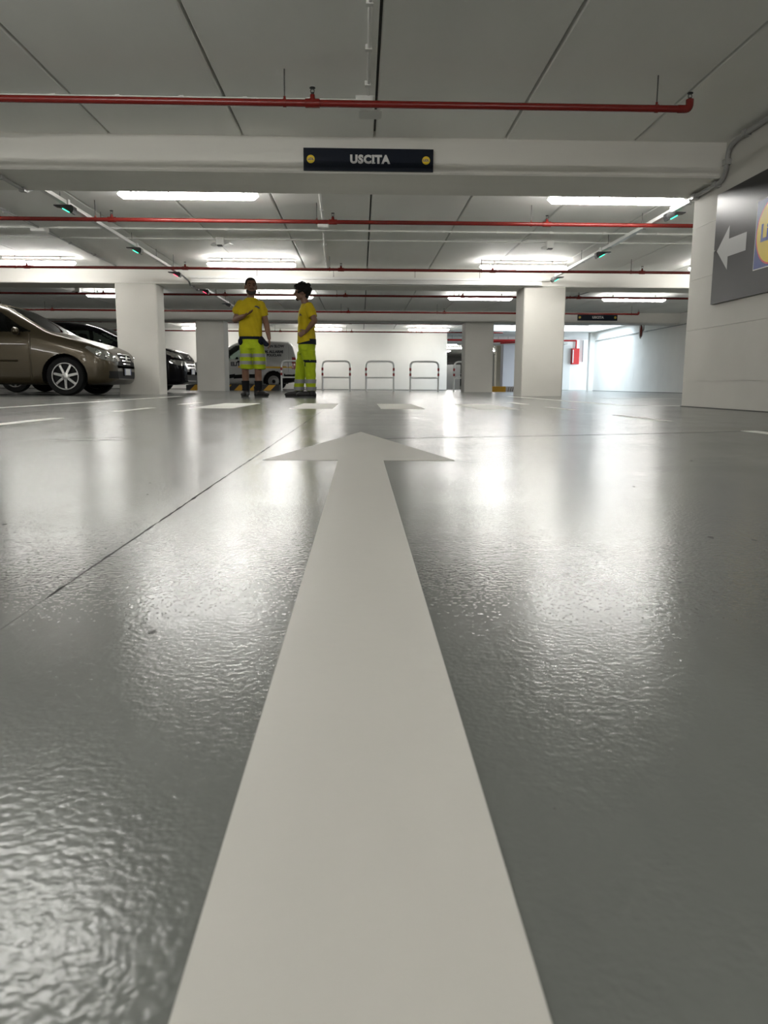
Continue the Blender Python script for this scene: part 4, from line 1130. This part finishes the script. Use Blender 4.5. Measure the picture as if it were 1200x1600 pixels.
# crop the hair cap to the hairline
bm = bmesh.new(); bm.from_mesh(me_h.data)
inv = A.inverted(); hc = Vector(T(0, 0, 0))
kill = [v for v in bm.verts if (lambda q: (q.y < -.052 and q.z < .082) or (q.z < .012 and q.y < .030) or q.z < -.055)(inv @ (v.co-hc))]
bmesh.ops.delete(bm, geom=kill, context='VERTS'); bm.to_mesh(me_h.data); bm.free()
mb = MB()
cap(mb, T(-.052, -.030, -.062), T(-.030, -.066, -.088), .022, .024); cap(mb, T(.052, -.030, -.062), T(.030, -.066, -.088), .022, .024)
cap(mb, T(-.030, -.066, -.092), T(.030, -.066, -.092), .026, .026); mb.ell(T(0, -.076, -.100), (.034, .026, .026), 14, 10, A)
cap(mb, T(-.026, -.091, -.042), T(.026, -.091, -.042), .007, .007)
blob('beard', mb, MT['beard'], man1, .006, 3)
# shirt
mb = MB()
loft(mb, [(P(394.8, 531.5), .182, .125), (P(394.8, 526), .180, .125), (P(395, 514), .176, .120), (P(395.5, 503), .178, .122), (P(396, 492), .184, .125), (P(396, 484), .182, .118), (P(396, 479.5, .005), .150, .098), (P(396.3, 476.2, .01), .105, .084), (P(396.5, 473.6, .012), .082, .078)])
cap(mb, P(380.5, 483.0), P(375, 492, .012), .068, .070); mb.cyl(P(378, 486, .006), P(374.6, 496, .015), .064, .064, 18)
cap(mb, P(411, 483.5), P(415, 493, .008), .068, .068); mb.cyl(P(413.5, 488, .004), P(416.3, 500, .016), .064, .062, 18)
tee = blob('t_shirt', mb, MT['tee'], man1, .0075, 4, .0035)
mb = MB(); mb.tube([P(396.5+8.0*math.cos(a)*1.0, 475.2-1.0*math.sin(a), .012-.078*math.sin(a)) for a in np.linspace(-.35, math.pi+.35, 22)], .008, 8)
mb.build('collar', MT['tee'], tee, True)
Mt = Matrix.Translation(P(407.0, 488.6, -.126)) @ Matrix.Rotation(.22, 4, 'Z') @ Matrix.Rotation(math.pi/2, 4, 'X') @ Matrix.Rotation(-.16, 4, 'Z')
mb = MB(); mb.prism([(-.040, -.002), (-.030, .020), (.0, .024), (.036, .010), (.044, -.014), (.018, -.006), (-.012, .004)], -.006, .004, lambda x, y, z: Mt @ Vector((x, y, z))); mb.build('chest_print', MT['print'], tee)
# shorts with two reflective bands on each leg
mb = MB()
loft(mb, [(P(395.5, 549), .178, .125), (P(395, 541), .172, .122), (P(394.8, 535), .166, .118), (P(394.8, 531.5), .162, .114)])
legs1 = ((388.6, 388.0, 387.8), (405.2, 407.2, 407.8))
for a, b, c in legs1:
    loft(mb, [(P(c, 579.5, -.01), .094, .108), (P(c, 572, -.01), .097, .110), (P(b, 560), .100, .115), (P(a, 548), .104, .120), (P(a, 541), .09, .11)])
sho = blob('shorts', mb, MT['hivis'], man1, .0075, 3, .004)
for a, b, c in legs1:
    for y0, y1 in ((561.5, 556.5), (572.5, 567.5)):
        r0 = .104 if y0 < 565 else .102; xx = b if y0 < 565 else c
        mb = MB(); loft(mb, [(P(xx, y0, -.006), r0, .119), (P(xx, y1, -.006), r0+.001, .120)])
        mb.build('reflective_band', MT['reflect'], sho, True)
mb = MB(); loft(mb, [(P(394.8, 535.0), .176, .128), (P(394.8, 530.8), .174, .126)]); mb.build('belt', MT['navycloth'], sho, True)
mb = MB(); mb.ell(P(380.5, 538.5, -.06), (.040, .085, .055), 14, 10); mb.build('pocket_trim', MT['navycloth'], sho, True)
mb = MB(); mb.ell(P(411.0, 538.0, -.05), (.042, .09, .062), 14, 10); mb.build('pocket_trim', MT['navycloth'], sho, True)
mb = MB(); cap(mb, P(412.5, 533, -.10), P(419, 542, -.11), .028, .034); mb.ell(P(419.5, 542.5, -.11), (.045, .03, .035), 14, 10)
blob('tool_pouch', mb, MT['navycloth'], sho, .008, 2)
for ax, ay in ((385.3, .02), (405.5, -.02)):
    mb = MB(); loft(mb, [(P(ax, 612, ay), .052, .054), (P(ax-.1, 604, ay+.002), .055, .058), (P(ax-.1, 597, ay), .061, .064)]); mb.build('sock', MT['sock'], man1, True)
boot(man1, P(385.3, 0).x, .03, math.radians(-4)); boot(man1, P(406.0, 0).x, -.01, math.radians(48))

# ---- curly haired man in profile, hand on hip
X2, Y2 = -.925, 12.40
man2 = empty('person', (X2, Y2, 0), 0, 'curly haired man in yellow T-shirt and lime trousers, hand on hip', 'person')
P = lambda px, py, dy=0.0: Vector(((px-471)*K, dy, (622-py)*K))
mb = MB()
T, A = head(mb, P(472.6, 465.3, .0), math.radians(-82), .98)
cap(mb, P(475, 470, .0), P(479, 483, .0), .054, .060)
loft(mb, [(P(480, 538), .095, .13), (P(480, 522), .095, .135), (P(480.5, 505), .10, .145), (P(481, 491), .09, .145), (P(481, 485), .06, .09)])
# near arm: elbow back, hand on the hip
sh, el, wr_ = P(486.5, 489, -.175), P(494.0, 508.5, -.27), P(481.0, 523.0, -.20)
cap(mb, sh, el, .054, .043); cap(mb, el, el+(wr_-el)*.4, .043, .042); cap(mb, el+(wr_-el)*.4, wr_, .042, .028)
hand(mb, wr_, (-.82, .10, -.45), (.1, .9, .1), .95, .45, .06, thumb=1)
# far arm hanging in front of the far hip, hidden by the body
sh, el, wr_ = P(483, 489, .175), P(484, 511, .22), P(479, 529, .19)
cap(mb, sh, el, .053, .042); cap(mb, el, wr_, .042, .028)
hand(mb, wr_, (-.1, -.1, -1), (0, -1, 0), .95, .5, .05, thumb=1)
for hx, kx, ax, dy in ((476, 470.5, 467.5, .075), (484, 485.5, 486, -.075)):
    cap(mb, P(hx, 545, dy), P(kx, 578, dy), .072, .052); cap(mb, P(kx, 578, dy), P(ax, 612, dy), .052, .038)
blob('body', mb, MT['skin2'], man2, .0062, 4)
for s in (-1, 1):
    MB().ell(T(s*.031, -.086, .004), (.011, .008, .0065), 12, 8, A).build('eye', MT['eye'], man2, True)
    MB().tube([T(s*.014, -.098, .026), T(s*.032, -.098, .031), T(s*.050, -.086, .024)], .0045, 6).build('eyebrow', MT['hair'], man2, True)
# curly hair: many overlapping locks joined in one mass
mb = MB(); rs = np.random.RandomState(5)
mb.ell(T(0, .030, .055), (.095, .105, .095), 22, 14, A)
for k in range(150):
    th = rs.uniform(0, 2*math.pi); ph = math.acos(rs.uniform(-.75, 1))
    v = Vector((math.sin(ph)*math.cos(th)*.100, math.sin(ph)*math.sin(th)*.118+.030, math.cos(ph)*.100+.058))
    if v.y < -.055 and v.z < .062: continue
    if v.z < -.005 and v.y < .045: continue
    mb.ell(T(*v), [rs.uniform(.016, .026)]*3, 9, 6)
for k in range(26):
    mb.ell(T(rs.uniform(-.06, .06), rs.uniform(.075, .105), rs.uniform(-.085, .0)), [rs.uniform(.016, .024)]*3, 9, 6)
for k in range(12):
    mb.ell(T(rs.uniform(-.06, .06), rs.uniform(-.10, -.075), rs.uniform(.07, .11)), [rs.uniform(.015, .022)]*3, 9, 6)
blob('curly_hair', mb, MT['hair'], man2, .0062, 1)
mb = MB(); cap(mb, T(0, -.074, -.094), T(0, -.060, -.108), .020, .018); cap(mb, T(-.022, -.090, -.043), T(.022, -.090, -.043), .006, .006)
blob('goatee', mb, MT['hair'], man2, .005, 2)
mb = MB()
loft(mb, [(P(479.8, 541), .147, .182), (P(479.8, 531), .140, .176), (P(479.6, 518), .130, .168), (P(479.8, 503), .130, .178), (P(480.5, 492), .122, .182), (P(481, 486), .100, .155), (P(480, 482), .076, .085)])
cap(mb, P(485, 487.5, -.155), P(489, 496, -.20), .073, .072); mb.cyl(P(487, 492, -.18), P(491, 503, -.225), .070, .070, 18)
cap(mb, P(484, 487.5, .155), P(484, 497, .19), .072, .07); mb.cyl(P(484, 492, .17), P(484, 503, .205), .070, .070, 18)
tee2 = blob('t_shirt', mb, MT['tee'], man2, .0075, 4, .0035)
# rear of the hem rides up over the belt: trim it obliquely
bm = bmesh.new(); bm.from_mesh(tee2.data)
bmesh.ops.bisect_plane(bm, geom=bm.verts[:]+bm.edges[:]+bm.faces[:], plane_co=P(466, 541.5), plane_no=Vector((.24, 0, -1)).normalized(), clear_outer=True)
bm.to_mesh(tee2.data); bm.free()
mb = MB(); mb.prism([(-.022, -.026), (-.020, .012), (-.004, .026), (.012, .006), (.022, -.020), (.008, -.010), (-.006, .004)], -.006, .006, lambda x, y, z: P(472.5, 499.8, -.163)+Vector((x*.9-y*0, 0.35*x+z, y))); mb.build('chest_print', MT['print'], tee2)
mb = MB()
loft(mb, [(P(480, 556), .128, .165), (P(480, 545), .132, .170), (P(480.5, 538), .126, .165), (P(481, 534.5), .118, .158)])
for dy, pts in ((.088, ((476.5, 552, .112), (472.5, 566, .098), (470, 578, .088), (468.5, 592, .080), (467, 604, .078), (466.5, 612, .076))), (-.088, ((482.5, 552, .114), (484.3, 566, .100), (485.2, 578, .088), (485.8, 592, .080), (486.2, 604, .078), (486.4, 612, .078)))):
    loft(mb, [(P(x, y, dy), r_, r_*.98) for x, y, r_ in reversed(pts)])
tro = blob('trousers', mb, MT['hivis'], man2, .0075, 3, .0045)
for dy, bx in ((.088, (468.3, 467.0)), (-.088, (485.9, 486.3))):
    for xx, (y0, y1) in zip(bx, ((600.5, 594.5), (611.5, 606))):
        mb = MB(); loft(mb, [(P(xx-.2, y0, dy), .086, .086), (P(xx+.2, y1, dy), .088, .088)]); mb.build('reflective_band', MT['reflect'], tro, True)
mb = MB(); loft(mb, [(P(480.6, 542.0), .139, .178), (P(481.0, 534.0), .134, .172)]); mb.build('belt', MT['navycloth'], tro, True)
mb = MB(); loft(mb, [(P(485.2, 569.5, -.088), .099, .098), (P(484.8, 565.5, -.088), .103, .102)]); mb.build('knee_trim', MT['navycloth'], tro, True)
mb = MB(); mb.tube([P(478.9, 566, -.16), P(478.4, 575, -.15)], .012, 8); mb.build('knee_trim', MT['navycloth'], tro, True)
boot(man2, P(465.5, 0).x, .09, math.radians(-84)); boot(man2, P(485.0, 0).x, -.09, math.radians(-86))

# ------------------------------------------------------------------ hoop barriers
MT['hoop_white'] = mat('hoop_white_paint', (0.86, 0.86, 0.84), 0.3)
MT['hoop_red'] = mat('hoop_red_band', (0.32, 0.02, 0.02), 0.4)
def hoop(x0, x1, y, label):
    w = x1-x0; h = .955
    root = empty('hoop_barrier', (x0, y, 0), 0, label, 'barrier', 'white hoop barriers')
    MB().tube(arc_path([(0, 0, 0), (0, 0, h), (w, 0, h), (w, 0, 0)], .17, 8), .029, 14).build('hoop', MT['hoop_white'], root, True)
    MB().tube([(0, 0, .43), (w, 0, .43)], .024, 12).build('crossbar', MT['hoop_white'], root, True)
    for x in (0, w):
        for z0, z1 in ((.49, .575), (.655, .745)):
            MB().tube([(x, 0, z0), (x, 0, z1)], .0315, 14).build('red_band', MT['hoop_red'], root, True)
        MB().bbox((x-.06, -.06, 0), (x+.06, .06, .008), .01).build('base_plate', MT['hoop_white'], root)
hoop(-2.584, -1.69, 26, 'leftmost white hoop barrier, behind the curly haired man')
hoop(-1.248, -.35, 26, 'second white hoop barrier from the left')
hoop(.175, 1.078, 26, 'middle white hoop barrier')
hoop(1.624, 2.545, 26, 'fourth white hoop barrier, left of the grey column')
hoop(3.060, 3.98, 26, 'rightmost white hoop barrier, half hidden by the grey column')

# ------------------------------------------------------------------ striped kerbs
MT['kerb_black'] = mat('kerb_black', (0.02, 0.02, 0.02), 0.6)
MT['kerb_yellow'] = mat('kerb_yellow', (0.62, 0.33, 0.012), 0.55)
def kerb(x0, x1, y, h, d, label, stripes, sx=.23, slant=.17, base='kerb_black', band='kerb_yellow', cat='kerb'):
    root = empty('striped_kerb', (x0, y, 0), 0, label, cat)
    w = x1-x0
    MB().prism([(0, 0), (d, 0), (d, h-.02), (d-.02, h), (.02, h), (0, h-.02)], 0, w, lambda p, q, x: (x, p, q)).build('block', MT[base], root)
    if stripes:
        k = .12
        while k+sx+slant < w:
            MB().prism([(k, .004), (k+sx, .004), (k+sx+slant, h-.022), (k+slant, h-.022)], -.004, .0, lambda x, z, yy: (x, yy, z)).build('yellow_stripe', MT[band], root)
            k += sx*2.05
kerb(-5.62, -2.62, 25.7, .20, .16, 'black and yellow striped kerb before the white van', True)
kerb(4.16, 4.63, 25.2, .17, .35, 'plain yellow kerb block right of the grey column', False, base='kerb_yellow')
kerb(4.70, 5.30, 25.9, .17, .16, 'pale hatched kerb beside the yellow block', True, .035, .03, base='wall_lilac', band='wall_dark')

# ------------------------------------------------------------------ far details
# round red disc on a bracket at the far right wall
root = empty('round_mirror', (8.45, 23.95, 1.83), math.radians(62), 'round red backed traffic mirror below the far beam', 'mirror')
MB().lathe([(.02, .05), (.15, .035), (.20, .0), (.205, -.02), (.19, -.025)], 32, lambda a, b, c: (a, -c, b*1.0)).build('red_shell', MT['red_pipe'], root, True)
MB().lathe([(.215, -.012), (.215, .004), (.205, .004), (.205, -.012), (.215, -.012)], 32, lambda a, b, c: (a, -c, b), caps=False).build('white_rim', MT['white_plastic'], root, True)
MB().tube([(.0, -.05, 0), (.06, -.07, .06), (.08, -.07, .19)], .018, 8).build('bracket', MT['steel'], root, True)
# red cabinet with riser in the lobby
root = empty('hose_cabinet', (9.98, 36.88, 1.55), 0, 'red fire cabinet on the bright lobby wall', 'cabinet')
MB().bbox((-.17, -.10, -.36), (.17, .12, .36), .01).build('box', MT['logo_red'], root)
MB().box((-.15, -.112, -.33), (.15, -.10, .33)).build('door', MT['logo_red'], root)
MB().box((-.15, -.118, -.30), (-.10, -.111, .30)).build('label_strip', MT['white_plastic'], root)
MB().tube([(.04, .05, .36), (.04, .05, .74)], .035, 10).build('riser', MT['logo_red'], root, True)
tag(MB().tube([(10.35, 36.93, 1.30), (10.35, 36.93, 2.29)], .03, 10).build('grey_riser', MT['grey_plastic'], None, True), 'grey green riser pipe beside the red cabinet', 'pipe')
tag(MB().box((9.40, 36.96, .02), (9.78, 36.995, 2.05)).build('door_1', MT['white_plastic']), 'white lobby door left of the red cabinet', 'door', kind='structure')
# red pipes of the far hall
for i, (xa, ya, xb, yb, z, lab) in enumerate(((3.6, 33.2, 9.0, 33.2, 2.06, 'straight red pipe crossing the far hall'), (5.8, 35.28, 7.4, 33.4, 2.10, 'slanting red pipe in the far hall, left one'), (6.2, 35.28, 8.0, 33.3, 2.05, 'slanting red pipe in the far hall, right one'), (3.6, 34.4, 5.8, 34.4, 2.12, 'short red pipe above the opening'))):
    root = empty('fire_pipe', (xa, ya, z), 0, lab, 'pipe', 'red pipes in the far hall')
    d = Vector((xb-xa, yb-ya, 0))
    MB().tube([(0, 0, 0), d], .035, 12).build('pipe', MT['logo_red'], root, True)
    for t in (.15, .85):
        q = d*t; MB().cyl((q.x, q.y, .03), (q.x, q.y, ZS-z+.05), .005, n=6).build('hanger_rod', MT['rod'], root)
# red and yellow notice behind the last hoop
root = empty('warning_board', (4.25, 31.6, .9), 0, 'yellow and red board behind the rightmost hoop', 'sign')
MB().box((-.14, 0, -.10), (.14, .02, .38)).build('yellow_panel', MT['logo_yellow'], root)
MB().box((-.14, -.003, -.32), (.14, .02, -.10)).build('red_panel', MT['hoop_red'], root)
for s in (-1, 1): MB().tube([(s*.10, .02, -.9), (s*.10, .02, .35)], .018, 8).build('post', MT['steel'], root, True)
